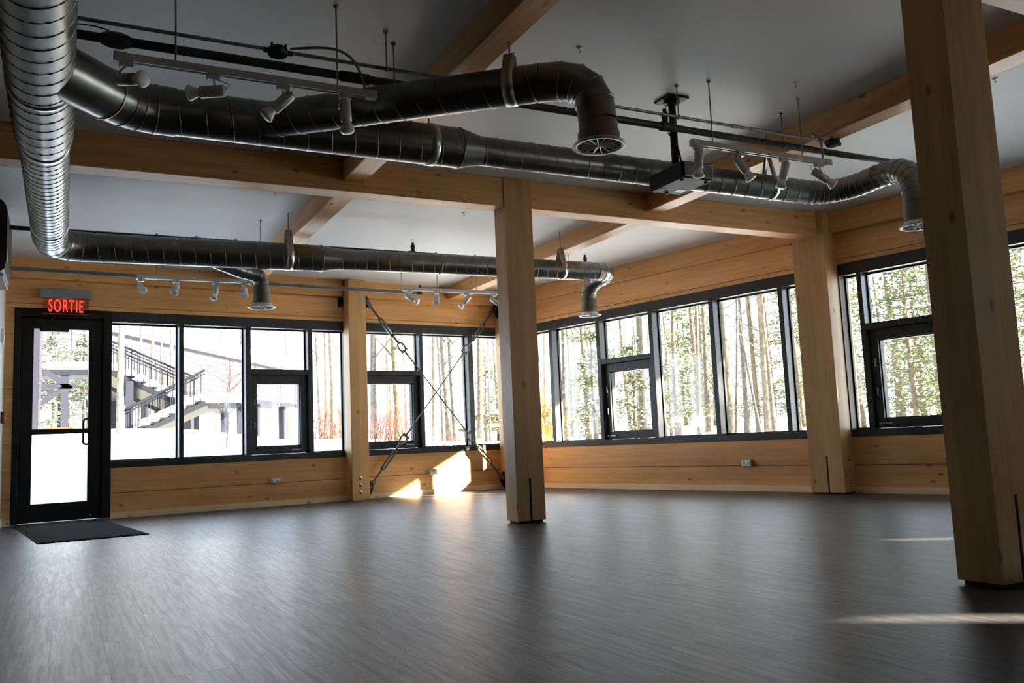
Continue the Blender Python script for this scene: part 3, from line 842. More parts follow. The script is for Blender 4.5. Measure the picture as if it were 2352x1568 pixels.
def junction_box(par, c, d=(1, 0, 0)):
    c = Vector(c)
    m_ = MB().lathe(c - Vector((0, 0, 0.02)), (0, 0, 1), [(0.0001, 0), (0.046, 0.0), (0.05, 0.006), (0.05, 0.034), (0.046, 0.04), (0.0001, 0.04)], 20)
    m_.tube([c - Vector(d) * 0.072, c + Vector(d) * 0.072], 0.014, 10)
    m_.box(c.x - 0.04, c.x - 0.03, c.y - 0.03, c.y - 0.02, c.z + 0.02, c.z + 0.034).box(c.x + 0.03, c.x + 0.04, c.y - 0.03, c.y - 0.02, c.z + 0.02, c.z + 0.034)
    return m_.build('junction_box', pipe_dark, par)
E1Y, E1Z = 4.272, 2.69
co = tag(empty('conduit'), 'thin steel conduit with two round junction boxes over the front lights', 'conduit')
JX1, JX2 = 0.94, 4.86
MB().tube([(-0.03, E1Y, E1Z), (JX1 - 0.05, E1Y, E1Z)], 0.0095, 10).build('conduit_tube', steel, co)
MB().tube([(JX1 + 0.05, E1Y, E1Z), (JX2 - 0.05, E1Y, E1Z)], 0.0095, 10).build('conduit_tube', steel, co)
junction_box(co, (JX1, E1Y, E1Z - 0.005)); junction_box(co, (JX2, E1Y, E1Z - 0.005))
MB().tube([(3.93, E1Y, E1Z), (3.98, E1Y, E1Z)], 0.014, 10).build('coupling', steel, co)
for x in (1.52, 3.486):
    hang(co, x, E1Y, E1Z, clip=0.014)
wv = arc((JX1 + 0.06, E1Y - 0.01, E1Z + 0.015), (1, 0, 0.25), (1.345, 4.11, 2.48), (0.2, 0, -1), 16, 0.55)
MB().tube(wv, 0.0075, 8).build('flexible_whip', steel, co)
w2 = arc((JX2 + 0.03, E1Y, E1Z + 0.02), (1, 0.2, 0.2), (JX2 - 0.05, E1Y + 0.09, E1Z + 0.03), (-1, -0.1, 0), 8, 1.2)
w2 += arc(w2[-1], (-1, -0.3, 0), (4.6, 4.2, E1Z - 0.0), (-0.3, -0.4, -0.4), 5, 0.3)[1:] + arc((4.6, 4.2, E1Z), (0.6, -0.4, -0.7), (4.60, 4.14, 2.50), (0, 0, -1), 6, 0.4)[1:]
MB().tube(w2, 0.0075, 8).build('flexible_whip', steel, co)
hang(co, JX2, E1Y + 0.02, E1Z + 0.01, clip=0.012)

# ------------------------------------------------------------------ track lights
IMG_R = Vector((0.89, -0.455, 0)); TOCAM = Vector((-0.457, -0.882, 0)); DOWN = Vector((0, 0, -1))
def light_track(y, z, x0, x1, rods, label, whip=None):
    t = tag(empty('light_track', ((x0 + x1) / 2, y, z)), label, 'light track')
    cx = t.location.x
    m_ = MB()
    m_.box(x0 - cx, x1 - cx, -0.018, 0.018, 0.006, 0.018)
    m_.box(x0 - cx, x1 - cx, -0.018, -0.010, -0.018, 0.006).box(x0 - cx, x1 - cx, 0.010, 0.018, -0.018, 0.006)
    m_.build('rail', silver_enam, t)
    for xe in (x0, x1):
        MB().cbox(xe - cx - 0.028, xe - cx + 0.028, -0.021, 0.021, -0.024, 0.02, 0.003).build('end_cap', silver_enam, t)
    for x in rods:
        MB().tube([(x - cx, 0, 0.015), (x - cx, 0, ZC - z)], 0.0042, 8).build('hanger_rod', steel, t)
        MB().lathe((x - cx, 0, ZC - z), (0, 0, -1), [(0.014, 0), (0.014, 0.006), (0.006, 0.014)], 10).build('rod_cup', steel, t)
    return t
def spotlight(p, aim, label, group, drop=0.055, sc=1.0):
    """adapter under the rail, curved yoke, tube body with a reflector bulb in its mouth"""
    p = Vector(p); aim = Vector(aim).normalized()
    t = tag(empty('track_spotlight', p), label, 'spotlight', group)
    MB().cbox(-0.03, 0.03, -0.016, 0.016, -0.045, -0.016, 0.003).build('adapter', silver_enam, t)
    c = Vector((0, 0, -0.045 - drop))
    s = aim.cross(Vector((0, 0, 1)))
    s = s.normalized() if s.length > 0.05 else Vector((1, 0, 0))
    MB().tube([Vector((0, 0, -0.04)), Vector((0, 0, -0.06)) + s * 0.02, c + s * 0.034 + Vector((0, 0, 0.02)), c + s * 0.032], 0.005, 8).build('yoke', silver_enam, t)
    b0, b1 = c - aim * 0.055, c + aim * 0.065
    MB().lathe(b0, aim, [(0.0001, 0), (0.024, 0.0), (0.028, 0.006), (0.028, 0.115), (0.022, 0.12)], 20).build('lamp_body', silver_enam, t)
    MB().lathe(b1 - aim * 0.005, aim, [(0.018, 0), (0.020, 0.01), (0.036, 0.045), (0.038, 0.052), (0.034, 0.060), (0.018, 0.064), (0.0001, 0.065)], 20).build('bulb', bulb_m, t)
    MB().tube([b0 + Vector((0, 0, 0.0)), b0 - aim * 0.02 + Vector((0, 0, 0.03)), c - aim * 0.03 + Vector((0, 0, 0.05)), Vector((0, 0, -0.04))], 0.0032, 6).build('lamp_cord', silver_enam, t)
    return t
def ray_x(lst):
    return lst
T1Y, T1Z = 4.10, 2.455
light_track(T1Y, T1Z, 0.20, 1.37, (0.434, 1.197), 'light track at the upper front below the junction box, beside the trunk duct')
G1 = 'spotlights on the front track beside the trunk duct'
spotlight((0.225, T1Y, T1Z), IMG_R * 1 + DOWN * 0.25 + TOCAM * 0.55, 'front track spotlight nearest the trunk duct, aimed towards the windows', G1)
spotlight((0.60, T1Y, T1Z), -IMG_R + DOWN * 0.02, 'front track spotlight lying level with its bulb to the trunk duct', G1)
spotlight((0.925, T1Y, T1Z), -IMG_R * 0.75 + DOWN * 0.75 + TOCAM * 0.2, 'front track spotlight tilted down, third from the trunk duct', G1)
spotlight((1.235, T1Y, T1Z), DOWN + IMG_R * 0.08 + TOCAM * 0.12, 'front track spotlight hanging straight down before the branch duct', G1)
T2Y, T2Z = 4.14, 2.475
light_track(T2Y, T2Z, 3.49, 4.64, (3.638, 4.411), 'light track hung in front of the projector and the window side duct')
G2 = 'spotlights on the track beside the projector'
spotlight((3.515, T2Y, T2Z), DOWN - IMG_R * 0.08, 'spotlight pointing straight down right in front of the projector', G2)
spotlight((3.86, T2Y, T2Z), DOWN + IMG_R * 0.55 + TOCAM * 0.15, 'spotlight next to the projector, leaning away from it', G2)
spotlight((4.235, T2Y, T2Z), DOWN - IMG_R * 0.3, 'spotlight leaning towards the projector on its track', G2)
spotlight((4.555, T2Y, T2Z), DOWN * 0.75 + IMG_R * 1.0, 'spotlight at the track end farthest from the projector', G2)
T3Y, T3Z = 9.23, 2.45
light_track(T3Y, T3Z, 0.64, 1.70, (0.80, 1.18, 1.57), 'light track in front of the back wall near the exit sign')
G3 = 'spotlights on the back track near the exit sign'
spotlight((0.66, T3Y, T3Z), TOCAM * 0.75 + IMG_R * 0.5 + DOWN * 0.45, 'back track spotlight nearest the exit sign', G3)
spotlight((0.985, T3Y, T3Z), TOCAM + IMG_R * 0.2 + DOWN * 0.65, 'back track spotlight second from the exit sign', G3)
spotlight((1.37, T3Y, T3Z), TOCAM * 0.6 - IMG_R * 0.05 + DOWN, 'back track spotlight third from the exit sign, tilted steeply down', G3)
spotlight((1.655, T3Y, T3Z), TOCAM * 0.8 + IMG_R * 0.25 + DOWN * 0.6, 'back track spotlight right beside the small round outlet', G3)
light_track(T3Y, T3Z, 3.44, 4.62, (3.83, 4.33), 'light track in front of the cross braced back windows')
G4 = 'spotlights on the back track before the cross braced windows'
spotlight((3.49, T3Y, T3Z), TOCAM * 0.45 + IMG_R * 1 + DOWN * 0.6, 'spotlight over the cross bracing nearest the bolted back column', G4)
spotlight((3.82, T3Y, T3Z), TOCAM + DOWN * 0.6, 'spotlight over the cross bracing facing the room', G4)
spotlight((4.20, T3Y, T3Z), -IMG_R * 0.8 + DOWN * 0.9 + TOCAM * 0.3, 'spotlight over the cross bracing turned towards the exit', G4)
spotlight((4.56, T3Y, T3Z), TOCAM * 0.4 + IMG_R * 0.8 + DOWN * 0.7, 'spotlight over the cross bracing nearest the middle column', G4)

# ------------------------------------------------------------------ projector on a ceiling pole
pj = tag(empty('projector', (3.60, 4.475, ZC)), 'black ceiling projector on a pole below the sprinkler pipe', 'projector')
MB().cbox(-0.085, 0.085, -0.085, 0.085, -0.012, 0.0, 0.003).build('ceiling_plate', black_pl, pj)
MB().lathe((0, 0, -0.012), (0, 0, -1), [(0.055, 0), (0.055, 0.02), (0.026, 0.03)], 16).build('pole_collar', black_pl, pj)
MB().tube([(0, 0, -0.03), (0, 0, -0.47)], 0.025, 16).build('pole', black_pl, pj)
MB().tube(arc((-0.06, -0.02, -0.245), (0.6, 0, -0.6), (0.02, -0.03, -0.44), (0, 0, -1), 8, 0.4), 0.006, 6).build('power_cord', black_pl, pj)
br = MB().box(-0.05, 0.05, -0.05, 0.05, -0.50, -0.465)
for s in (-1, 1):
    br.obox((s * 0.06, -0.05, -0.50), (0.8 * s, -0.4, -0.1), (0.4, 0.8 * s, 0), (0, 0, 1), 0.08, 0.01, 0.006)
br.build('bracket', black_pl, pj)
bx0, bx1, by0, by1, bz0, bz1 = -0.155, 0.10, -0.255, 0.10, -0.625, -0.515
body = MB().cbox(bx0, bx1, by0, by1, bz0, bz1, 0.012).build('body', black_pl, pj)
MB().cbox(bx1 - 0.015, bx1 + 0.004, by0 + 0.02, by1 - 0.02, bz0 + 0.02, bz1 - 0.02, 0.003).build('side_grille', grey_pl, body)
fb = MB()
fb.cbox(bx0 + 0.02, bx1 - 0.01, by0 - 0.006, by0 + 0.01, bz0 + 0.008, bz0 + 0.016, 0.002).cbox(bx0 + 0.02, bx1 - 0.01, by0 - 0.006, by0 + 0.01, bz1 - 0.02, bz1 - 0.012, 0.002)
fb.cbox(bx0 + 0.02, bx0 + 0.028, by0 - 0.006, by0 + 0.01, bz0 + 0.016, bz1 - 0.02, 0.002).cbox(bx1 - 0.018, bx1 - 0.01, by0 - 0.006, by0 + 0.01, bz0 + 0.016, bz1 - 0.02, 0.002)
fb.build('panel_border', silver_enam, body)
MB().box(bx0 + 0.03, bx1 - 0.02, by0 - 0.003, by0 + 0.01, bz0 + 0.018, bz1 - 0.022).build('rear_panel', grey_pl, body)
MB().lathe((bx0 + 0.07, by1, (bz0 + bz1) / 2), (0, 1, 0), [(0.045, -0.01), (0.045, 0.03), (0.036, 0.032), (0.036, 0.012), (0.0001, 0.008)], 20).build('lens', black_pl, body)
MB().box(bx0 + 0.15, bx0 + 0.215, by1 - 0.12, by1 - 0.06, bz0 - 0.0015, bz0 + 0.002).build('rating_label', white_enam, body)
MB().box(bx0 + 0.03, bx0 + 0.06, by1 - 0.10, by1 - 0.05, bz0 - 0.002, bz0 + 0.002).build('vent_slot', rubber, body)
for (fx_, fy_) in ((bx0 + 0.03, by0 + 0.05), (bx1 - 0.03, by0 + 0.05), (bx0 + 0.12, by1 - 0.03)):
    MB().lathe((fx_, fy_, bz0 + 0.002), (0, 0, -1), [(0.012, 0), (0.012, 0.012), (0.0001, 0.013)], 12).build('foot', black_pl, body)

# ------------------------------------------------------------------ exit sign
sg = tag(empty('exit_sign', PB(-5.985, -0.08, 2.46), RZ_B), 'red lettered exit sign with grey housing above the glazed door', 'exit sign')
MB().cbox(-0.258, 0.258, -0.03, 0.078, 0.005, 0.108, 0.006).build('housing', grey_pl, sg)
acr = glass_mat('sign_acrylic', (0.80, 0.72, 0.70))
MB().box(-0.228, 0.228, -0.004, 0.004, -0.165, 0.006).build('plate', acr, sg)
MB().box(-0.228, 0.228, -0.005, 0.005, -0.170, -0.165).build('plate_edge', grey_pl, sg)
fc = bpy.data.curves.new('lettering', 'FONT'); fc.body = 'SORTIE'; fc.size = 0.165; fc.align_x = 'CENTER'; fc.align_y = 'CENTER'; fc.extrude = 0.002
fc.offset = 0.0008
fc.space_character = 1.18
fo = bpy.data.objects.new('lettering_tmp', fc); COL.objects.link(fo)
dg = bpy.context.evaluated_depsgraph_get(); dg.update()
me = bpy.data.meshes.new_from_object(fo.evaluated_get(dg)); me.name = 'lettering'
bpy.data.objects.remove(fo, do_unlink=True)
xs_ = [v.co.x for v in me.vertices]; ys_ = [v.co.y for v in me.vertices]
sx_, sy_ = 0.345 / (max(xs_) - min(xs_)), 0.142 / (max(ys_) - min(ys_))
for v in me.vertices:
    v.co.x = (v.co.x - (max(xs_) + min(xs_)) / 2) * sx_; v.co.y = (v.co.y - (max(ys_) + min(ys_)) / 2) * sy_
me.materials.clear(); me.materials.append(red_led)
lt = bpy.data.objects.new('lettering', me); COL.objects.link(lt); lt.parent = sg
lt.location = (0.0, -0.007, -0.078); lt.rotation_euler = (math.pi / 2, 0, 0)

# ------------------------------------------------------------------ outlets, ceiling hooks, mat, left wall devices
def outlet(P, rz, label, side):
    t = tag(empty('wall_outlet', P, rz), label, 'outlet')
    MB().cbox(-0.06, 0.06, -0.05, 0.0, -0.036, 0.036, 0.005).build('box', silver_enam, t)
    MB().cbox(-0.056, 0.056, -0.056, -0.049, -0.033, 0.033, 0.003).build('cover', galv_lt, t)
    for s in (-1, 1):
        MB().lathe((s * 0.026, -0.056, 0), (0, -1, 0), [(0.019, 0), (0.019, 0.003), (0.0001, 0.003)], 14).build('socket', white_enam, t)
    return t
outlet(PB(-3.618, 0, 0.316), RZ_B, 'grey steel outlet box under the back windows near the exit', 1)
outlet(PB(-1.405, 0, 0.304), RZ_B, 'grey outlet box in the sunlit patch under the cross bracing', 1)
outlet(PR(4.03, 0, 0.315), RZ_R, 'grey steel outlet box under the side window wall', 1)
for i, (x, y, lab) in enumerate(((2.609, 4.043, 'small ceiling hook above the branch duct outlet'), (4.193, 3.947, 'small ceiling hook above the track beside the projector'), (5.415, 3.395, 'small ceiling hook beyond the shadowed near column'), (1.587, 7.417, 'small ceiling hook behind the girder near the back duct strap'), (3.43, 7.534, 'small ceiling hook behind the girder beside the middle column'))):
    t = tag(empty('ceiling_hook', (x, y, ZC)), lab, 'hook', 'small hooks screwed into the ceiling')
    MB().lathe((0, 0, 0), (0, 0, -1), [(0.017, 0), (0.017, 0.004), (0.005, 0.007)], 12).build('plate', white_enam, t)
    MB().tube([(0, 0, -0.005), (0, 0, -0.014)] + [(0.008 * math.sin(a), 0, -0.014 - 0.008 * (1 - math.cos(a))) for a in [0.6 * q for q in range(1, 7)]], 0.0028, 6).build('hook', steel, t)
mt = tag(empty('door_mat', PB(-6.02, -1.32, 0), RZ_B), 'long black entrance mat lying before the exit door', 'mat')
MB().cbox(-0.43, 0.43, -1.28, 1.28, 0.0, 0.008, 0.003).build('mat_edge', mat_edge_m, mt)
MB().cbox(-0.405, 0.405, -1.255, 1.255, 0.004, 0.011, 0.002).build('mat_pile', mat_rub, mt)
sk = tag(empty('wall_speaker', (LX, 8.35, 2.2)), 'black rounded wall unit with a yellow triangle at the picture edge', 'wall unit')
pr = []
for k in range(13):
    a = math.pi / 2 * k / 12
    pr.append((0.06 + 0.09 * math.cos(a) if False else 0.15 - 0.10 * (1 - math.cos(a)), 0.50 + 0.12 * math.sin(a)))
prof = [(0.0, 0.0), (0.10, 0.0), (0.135, 0.03), (0.15, 0.10), (0.15, 0.5)] + pr[1:] + [(0.0, 0.62)]
nn = len(prof)
vv = [(x, -0.35, z) for x, z in prof] + [(x, 0.35, z) for x, z in prof]
MB().add(vv, [list(range(nn)), list(range(nn, 2 * nn))[::-1]] + [(i, (i + 1) % nn, nn + (i + 1) % nn, nn + i) for i in range(nn)]).build('casing', black_pl, sk)
MB().add([(0.1505, -0.30, 0.11), (0.1505, -0.16, 0.11), (0.1505, -0.23, 0.23), (0.152, -0.30, 0.11), (0.152, -0.16, 0.11), (0.152, -0.23, 0.23)], [(0, 1, 2), (5, 4, 3), (0, 3, 4, 1), (1, 4, 5, 2), (2, 5, 3, 0)]).build('warning_triangle', yellow_m, sk)
MB().cbox(0.02, 0.13, -0.33, 0.33, -0.03, 0.0, 0.005).build('lower_rail', grey_pl, sk)
th = tag(empty('thermostat', (LX, 10.2, 1.95)), 'small white box high on the left wall beside the exit', 'wall box')
MB().cbox(0, 0.03, -0.05, 0.05, -0.06, 0.08, 0.004).build('case', white_enam, th)
fa = tag(empty('alarm_pull', (LX, 10.45, 1.14)), 'small dark red pull box on the left wall beside the exit', 'wall box')
MB().cbox(0, 0.035, -0.05, 0.05, -0.06, 0.06, 0.004).build('case', plain('dark_red', (0.14, 0.015, 0.015), 0.4), fa)
MB().cbox(0.033, 0.045, -0.03, 0.03, -0.015, 0.01, 0.002).build('lever', white_enam, fa)
# ================================================================== outdoors
snow_m = plain('snow', (0.86, 0.88, 0.92), 0.75, 0, 0.03, 2.0, 0.3)
bark_w = plain('warm_bark', (0.15, 0.114, 0.08), 0.9, 0, 0.35, 14, 0.6, spec=0.04)
bark_g = plain('grey_bark', (0.095, 0.083, 0.068), 0.9, 0, 0.45, 16, 0.6, spec=0.04)
bark_b = plain('brown_bark', (0.105, 0.08, 0.056), 0.9, 0, 0.4, 16, 0.6, spec=0.04)
needle = plain('cedar_green', (0.10, 0.115, 0.045), 0.8, 0, 0.5, 3, spec=0.04)
needle2 = plain('fir_green', (0.06, 0.08, 0.045), 0.8, 0, 0.5, 3, spec=0.04)
gold_l = plain('dry_gold_leaf', (0.26, 0.19, 0.065), 0.8, 0, 0.3, 4, spec=0.04)
red_tw = plain('red_twig', (0.13, 0.055, 0.043), 0.8, 0, 0.3, 10, spec=0.04)
twig_m = plain('brown_twig', (0.06, 0.04, 0.03), 0.8, spec=0.04)
lav = plain('shaded_lavender_siding', (0.044, 0.0415, 0.052), 0.7, 0, 0.08, 4, spec=0.04)  # shade put into the colour: kept dark so the sunlit facade reads as shaded
lav_d = plain('grey_violet_post', (0.020, 0.020, 0.028), 0.6, spec=0.04)
dk_st = plain('dark_stair_steel', (0.012, 0.013, 0.017), 0.5, spec=0.04)
pan_w = plain('stair_side_panel', (0.035, 0.035, 0.032), 0.6, spec=0.04)
orange_m = plain('orange_paint', (0.16, 0.04, 0.005), 0.5, spec=0.04)
tan_m = plain('tan_timber', (0.09, 0.06, 0.025), 0.7, 0, 0.2, 8, spec=0.04)

def smooth(a, b, x):
    t = max(0.0, min(1.0, (x - a) / (b - a)))
    return t * t * (3 - 2 * t)
C0 = Vector(CORNER)
def ground(x, y):
    rel = Vector((x, y, 0)) - C0
    db_, dr_ = rel.dot(NB), rel.dot(NR)
    d = max(db_, dr_, LX - x, FY - y)
    if d < 0.25:
        return -0.3
    hb = 1.18 - 0.33 * smooth(1.0, 4.5, x) - 0.25 * smooth(5.0, 10.0, x)
    near = 0.16 * smooth(-2, 1, -x + 1.0) + 0.02
    hbk = near + (hb - near) * smooth(0.8, 5.2, db_) + 0.012 * max(0, db_ - 5)
    hrt = 0.05 + 0.42 * smooth(0.6, 4.5, dr_) + 0.035 * max(0, dr_ - 4)
    w = smooth(-1.5, 1.5, db_ - dr_)
    h = hrt * (1 - w) + hbk * w
    if db_ < 0 and dr_ < 0:
        h = 0.1
    h += 0.07 * noise.noise(Vector((x * 0.55, y * 0.55, 0))) * smooth(1, 5, d) + 0.02 * noise.noise(Vector((x * 2.1, y * 2.1, 3)))
    return -0.3 + (h + 0.3) * smooth(0.25, 0.5, d)
def axis(lo, hi, a, b, fine, coarse):
    out, v = [], lo
    while v < hi:
        out.append(v)
        v += fine if a <= v < b else coarse
    return out + [hi]
gx = axis(-14, 60, -1.5, 14, 0.25, 1.5); gy = axis(-25, 75, 2, 20, 0.25, 1.5)
vv = [(x, y, ground(x, y)) for y in gy for x in gx]
nx = len(gx)
ff = [(j * nx + i, j * nx + i + 1, (j + 1) * nx + i + 1, (j + 1) * nx + i) for j in range(len(gy) - 1) for i in range(nx - 1)]
g = MB().add(vv, ff, True).build('ground', snow_m)
tag(g, 'white snow covering the ground outside', 'snow', kind='structure')

def bent_trunk(base, h, r, rnd, lean=0.03, n=9, taper=0.55):
    lx, ly = rnd.uniform(-lean, lean), rnd.uniform(-lean, lean)
    pts, rad = [], []
    ph = rnd.uniform(0, 6)
    for i in range(n + 1):
        t = i / n
        w = 0.05 * h * 0.12
        pts.append(base + Vector((lx * h * t + w * math.sin(ph + t * 5), ly * h * t + w * math.cos(ph * 1.7 + t * 4), h * t)))
        rad.append(r * (1 - taper * t) * (1.25 if i == 0 else 1.0))
    return pts, rad
def at_path(pts, t):
    f = t * (len(pts) - 1); i = min(int(f), len(pts) - 2)
    return pts[i].lerp(pts[i + 1], f - i)
def bare_tree(x, y, r, label, group, bark, seed, h=None, nb=10, sub=2, first=0.22, lean=0.03):
    rnd = random.Random(seed)
    z = ground(x, y) - 0.15
    t = tag(empty('bare_tree', (x, y, z)), label, 'tree', group)
    h = h or rnd.uniform(7.5, 10)
    pts, rad = bent_trunk(Vector((0, 0, 0)), h, r, rnd, lean)
    MB().tube(pts, rad, 10).build('trunk', bark, t)
    m_ = MB()
    for k in range(nb):
        f = rnd.uniform(first, 0.95)
        p = at_path(pts, f)
        a = rnd.uniform(0, 2 * math.pi)
        L_ = rnd.uniform(0.6, 1.9) * (1.1 - 0.5 * f)
        d = Vector((math.cos(a), math.sin(a), rnd.uniform(0.3, 1.2))).normalized()
        r0 = max(0.006, r * (0.28 - 0.15 * f))
        q = [p + d * (L_ * s) + Vector((0, 0, 0.12 * L_ * s * s)) for s in (0, 0.35, 0.7, 1.0)]
        m_.tube(q, [r0, r0 * 0.7, r0 * 0.45, r0 * 0.2], 5, caps=False)
        for _ in range(sub):
            b0 = at_path(q, rnd.uniform(0.3, 0.9)); a2 = a + rnd.uniform(-1.1, 1.1)
            d2 = Vector((math.cos(a2), math.sin(a2), rnd.uniform(0.2, 1.0))).normalized()
            m_.tube([b0, b0 + d2 * (L_ * 0.25), b0 + d2 * (L_ * 0.5)], [r0 * 0.45, r0 * 0.3, r0 * 0.12], 4, caps=False)
    m_.build('branches', bark, t)
    return t
TREES = [
 (0.85, 15.48, 0.055, 'w', 'tall bare orange-brown trunk in the snow right outside the window by the door'),
 (1.70, 23.94, 0.039, 'g', 'thin grey trunk behind the snowy stair rail, nearest the tall orange-brown trunk'),
 (1.92, 22.92, 0.043, 'w', 'thin warm trunk behind the middle of the snowy stair rail'),
 (2.50, 26.88, 0.032, 'g', 'thinnest grey trunk behind the lower stair rail'),
 (2.18, 21.89, 0.052, 'w', 'warm trunk behind the low end of the snowy stair rail'),
 (7.65, 51.43, 0.075, 'w', 'far trunk rising behind the snowy roof, seen in the second window pane'),
 (8.52, 49.27, 0.085, 'g', 'far grey trunk rising behind the snowy roof beside the second mullion'),
 (11.28, 49.74, 0.087, 'w', 'far trunk rising behind the snowy roof above the opening sash'),
 (5.32, 20.32, 0.041, 'g', 'slim grey trunk at the mullion in the pane left of the bolted column'),
 (4.93, 18.35, 0.051, 'w', 'pale trunk in the pane left of the bolted column'),
 (4.52, 16.39, 0.071, 'w', 'thick pale trunk close outside the pane left of the bolted column'),
 (4.93, 17.31, 0.066, 'g', 'thick grey trunk half behind the bolted back column'),
 (5.66, 17.09, 0.072, 'g', 'thick grey trunk just right of the bolted back column'),
 (8.76, 25.54, 0.034, 'g', 'thin trunk between two thick trunks beside the bolted column'),
 (5.68, 16.02, 0.076, 'b', 'thick brown trunk in the small pane above the braced opening sash'),
 (10.33, 28.17, 0.037, 'g', 'thin far trunk right of the thick brown trunk'),
 (7.51, 18.54, 0.050, 'w', 'leftmost pale trunk in the pane crossed by the steel cables'),
 (9.19, 22.17, 0.054, 'g', 'slim grey trunk behind the steel cable crossing'),
 (7.38, 17.51, 0.071, 'g', 'thick dark trunk behind the steel cable crossing'),
 (8.66, 20.22, 0.055, 'w', 'warm trunk right of the steel cable crossing'),
 (8.01, 18.33, 0.070, 'g', 'thick grey trunk at the mullion right of the cable crossing'),
 (8.46, 18.12, 0.070, 'b', 'thick trunk in the narrow pane beside the middle column'),
 (8.64, 14.64, 0.060, 'g', 'dark snow-flecked trunk close outside the second side window'),
 (14.62, 23.88, 0.028, 'g', 'thin far trunk left in the second side window'),
 (15.85, 25.47, 0.030, 'g', 'thin far trunk in the middle of the second side window'),
 (11.81, 18.56, 0.038, 'w', 'slim trunk near the second side mullion'),
 (10.54, 14.59, 0.076, 'b', 'thick trunk above the opening sash of the side windows'),
 (17.35, 24.48, 0.037, 'g', 'thin far trunk above the opening sash of the side windows'),
 (14.56, 19.08, 0.036, 'w', 'slim leaning trunk among the cedars of the fourth side window'),
 (13.26, 16.28, 0.052, 'b', 'dark trunk standing in front of the cedars of the fourth side window'),
 (11.21, 12.78, 0.058, 'b', 'forked trunk nearest the mullion in the fifth side window'),
 (12.69, 14.14, 0.055, 'g', 'grey trunk behind the fork in the fifth side window'),
 (12.24, 13.20, 0.048, 'b', 'slim brown trunk in the middle of the fifth side window'),
 (12.39, 13.06, 0.068, 'w', 'thickest pale trunk in the fifth side window'),
 (13.84, 14.44, 0.067, 'g', 'thick grey trunk behind the thickest pale one in the fifth side window'),
 (12.81, 12.65, 0.045, 'b', 'trunk beside the window wall column'),
 (11.78, 20.91, 0.030, 'w', 'thin trunk in the narrow first side pane'),
 (14.64, 26.19, 0.030, 'g', 'thin far trunk in the narrow first side pane'),
]
BK = {'w': bark_w, 'g': bark_g, 'b': bark_b}
for i, (x, y, r, k, lab) in enumerate(TREES):
    far = y > 40
    bare_tree(x, y, r, lab, 'bare trees close outside the windows', BK[k], 100 + i, h=13 if far else None, nb=12 if x > 4 else 4, lean=0.035 if x > 7 else 0.012, first=0.2 if x > 4 else 0.45)
# forked limb trees of the fifth side window
for i, (x, y) in enumerate(((11.45, 12.95), (12.0, 12.85))):
    bare_tree(x, y, 0.03, ('leaning side stem of the forked trunk in the fifth side window', 'second leaning stem in the fifth side window')[i], 'bare trees close outside the windows', bark_g, 300 + i, h=6.5, lean=0.16)
rw = random.Random(5)
cnt = 0
while cnt < 56:
    x, y = rw.uniform(9, 42), rw.uniform(6, 52)
    rel = Vector((x, y, 0)) - C0
    dd = max(rel.dot(NB), rel.dot(NR))
    if dd < 9 or y < 0.15 * x + 4: continue
    bare_tree(x, y, rw.uniform(0.03, 0.075), 'thin bare tree far off in the woods', 'far bare trees in the woods', rw.choice((bark_w, bark_g, bark_b)), 900 + cnt, nb=15, sub=2)
    cnt += 1

def conifer(x, y, h, rad, label, mat, seed, dens=1.0, z0=0.4, card=0.075, group='cedars and firs outside the side windows', nbr=64):
    rnd = random.Random(seed)
    z = ground(x, y) - 0.1
    t = tag(empty('conifer', (x, y, z)), label, 'tree', group)
    pts, rd = bent_trunk(Vector((0, 0, 0)), h, 0.012 * h + 0.02, rnd, 0.01, taper=0.85)
    MB().tube(pts, rd, 8).build('trunk', bark_b, t)
    fol, sn, br = MB(), MB(), MB()
    for k in range(int(nbr * dens)):
        f = rnd.uniform(z0 / h, 0.98)
        p = at_path(pts, f)
        a = rnd.uniform(0, 2 * math.pi)
        L_ = rad * (1.05 - f) * rnd.uniform(0.7, 1.15) + 0.12
        d = Vector((math.cos(a), math.sin(a), 0))
        dr0 = rnd.uniform(0.05, 0.35)
        q = [p + d * (L_ * s) + Vector((0, 0, L_ * (0.12 * s - dr0 * s * s))) for s in (0, 0.33, 0.66, 1.0)]
        br.tube(q, [0.010, 0.008, 0.005, 0.002], 4, caps=False)
        nc = int(14 + 26 * L_)
        for _ in range(nc):
            s = rnd.uniform(0.2, 1.0)
            c = at_path(q, s) + Vector((rnd.gauss(0, 0.05), rnd.gauss(0, 0.05), rnd.gauss(-0.02, 0.05))) * (0.6 + L_ * 0.8)
            u = (d + Vector((rnd.gauss(0, 0.6), rnd.gauss(0, 0.6), rnd.gauss(-0.1, 0.4)))).normalized()
            w = u.cross(Vector((rnd.gauss(0, 0.5), rnd.gauss(0, 0.5), 1))).normalized()
            l_, b_ = card * rnd.uniform(0.7, 1.5), card * rnd.uniform(0.18, 0.38)
            dst = sn if rnd.random() < 0.13 else fol
            if dst is sn:
                c = c + Vector((0, 0, 0.02)); l_ *= 0.8; b_ *= 1.6
            nrm = u.cross(w)
            dst.add([c - u * l_ * 0.5, c + w * b_, c + u * l_ * 0.5, c - w * b_, c + nrm * b_ * 0.5], [(0, 1, 4), (1, 2, 4), (2, 3, 4), (3, 0, 4)])
    br.build('branches', bark_b, t)
    tag(fol.build('foliage', mat, t), kind='stuff')
    tag(sn.build('snow_clumps', snow_m, t), kind='stuff')
    return t
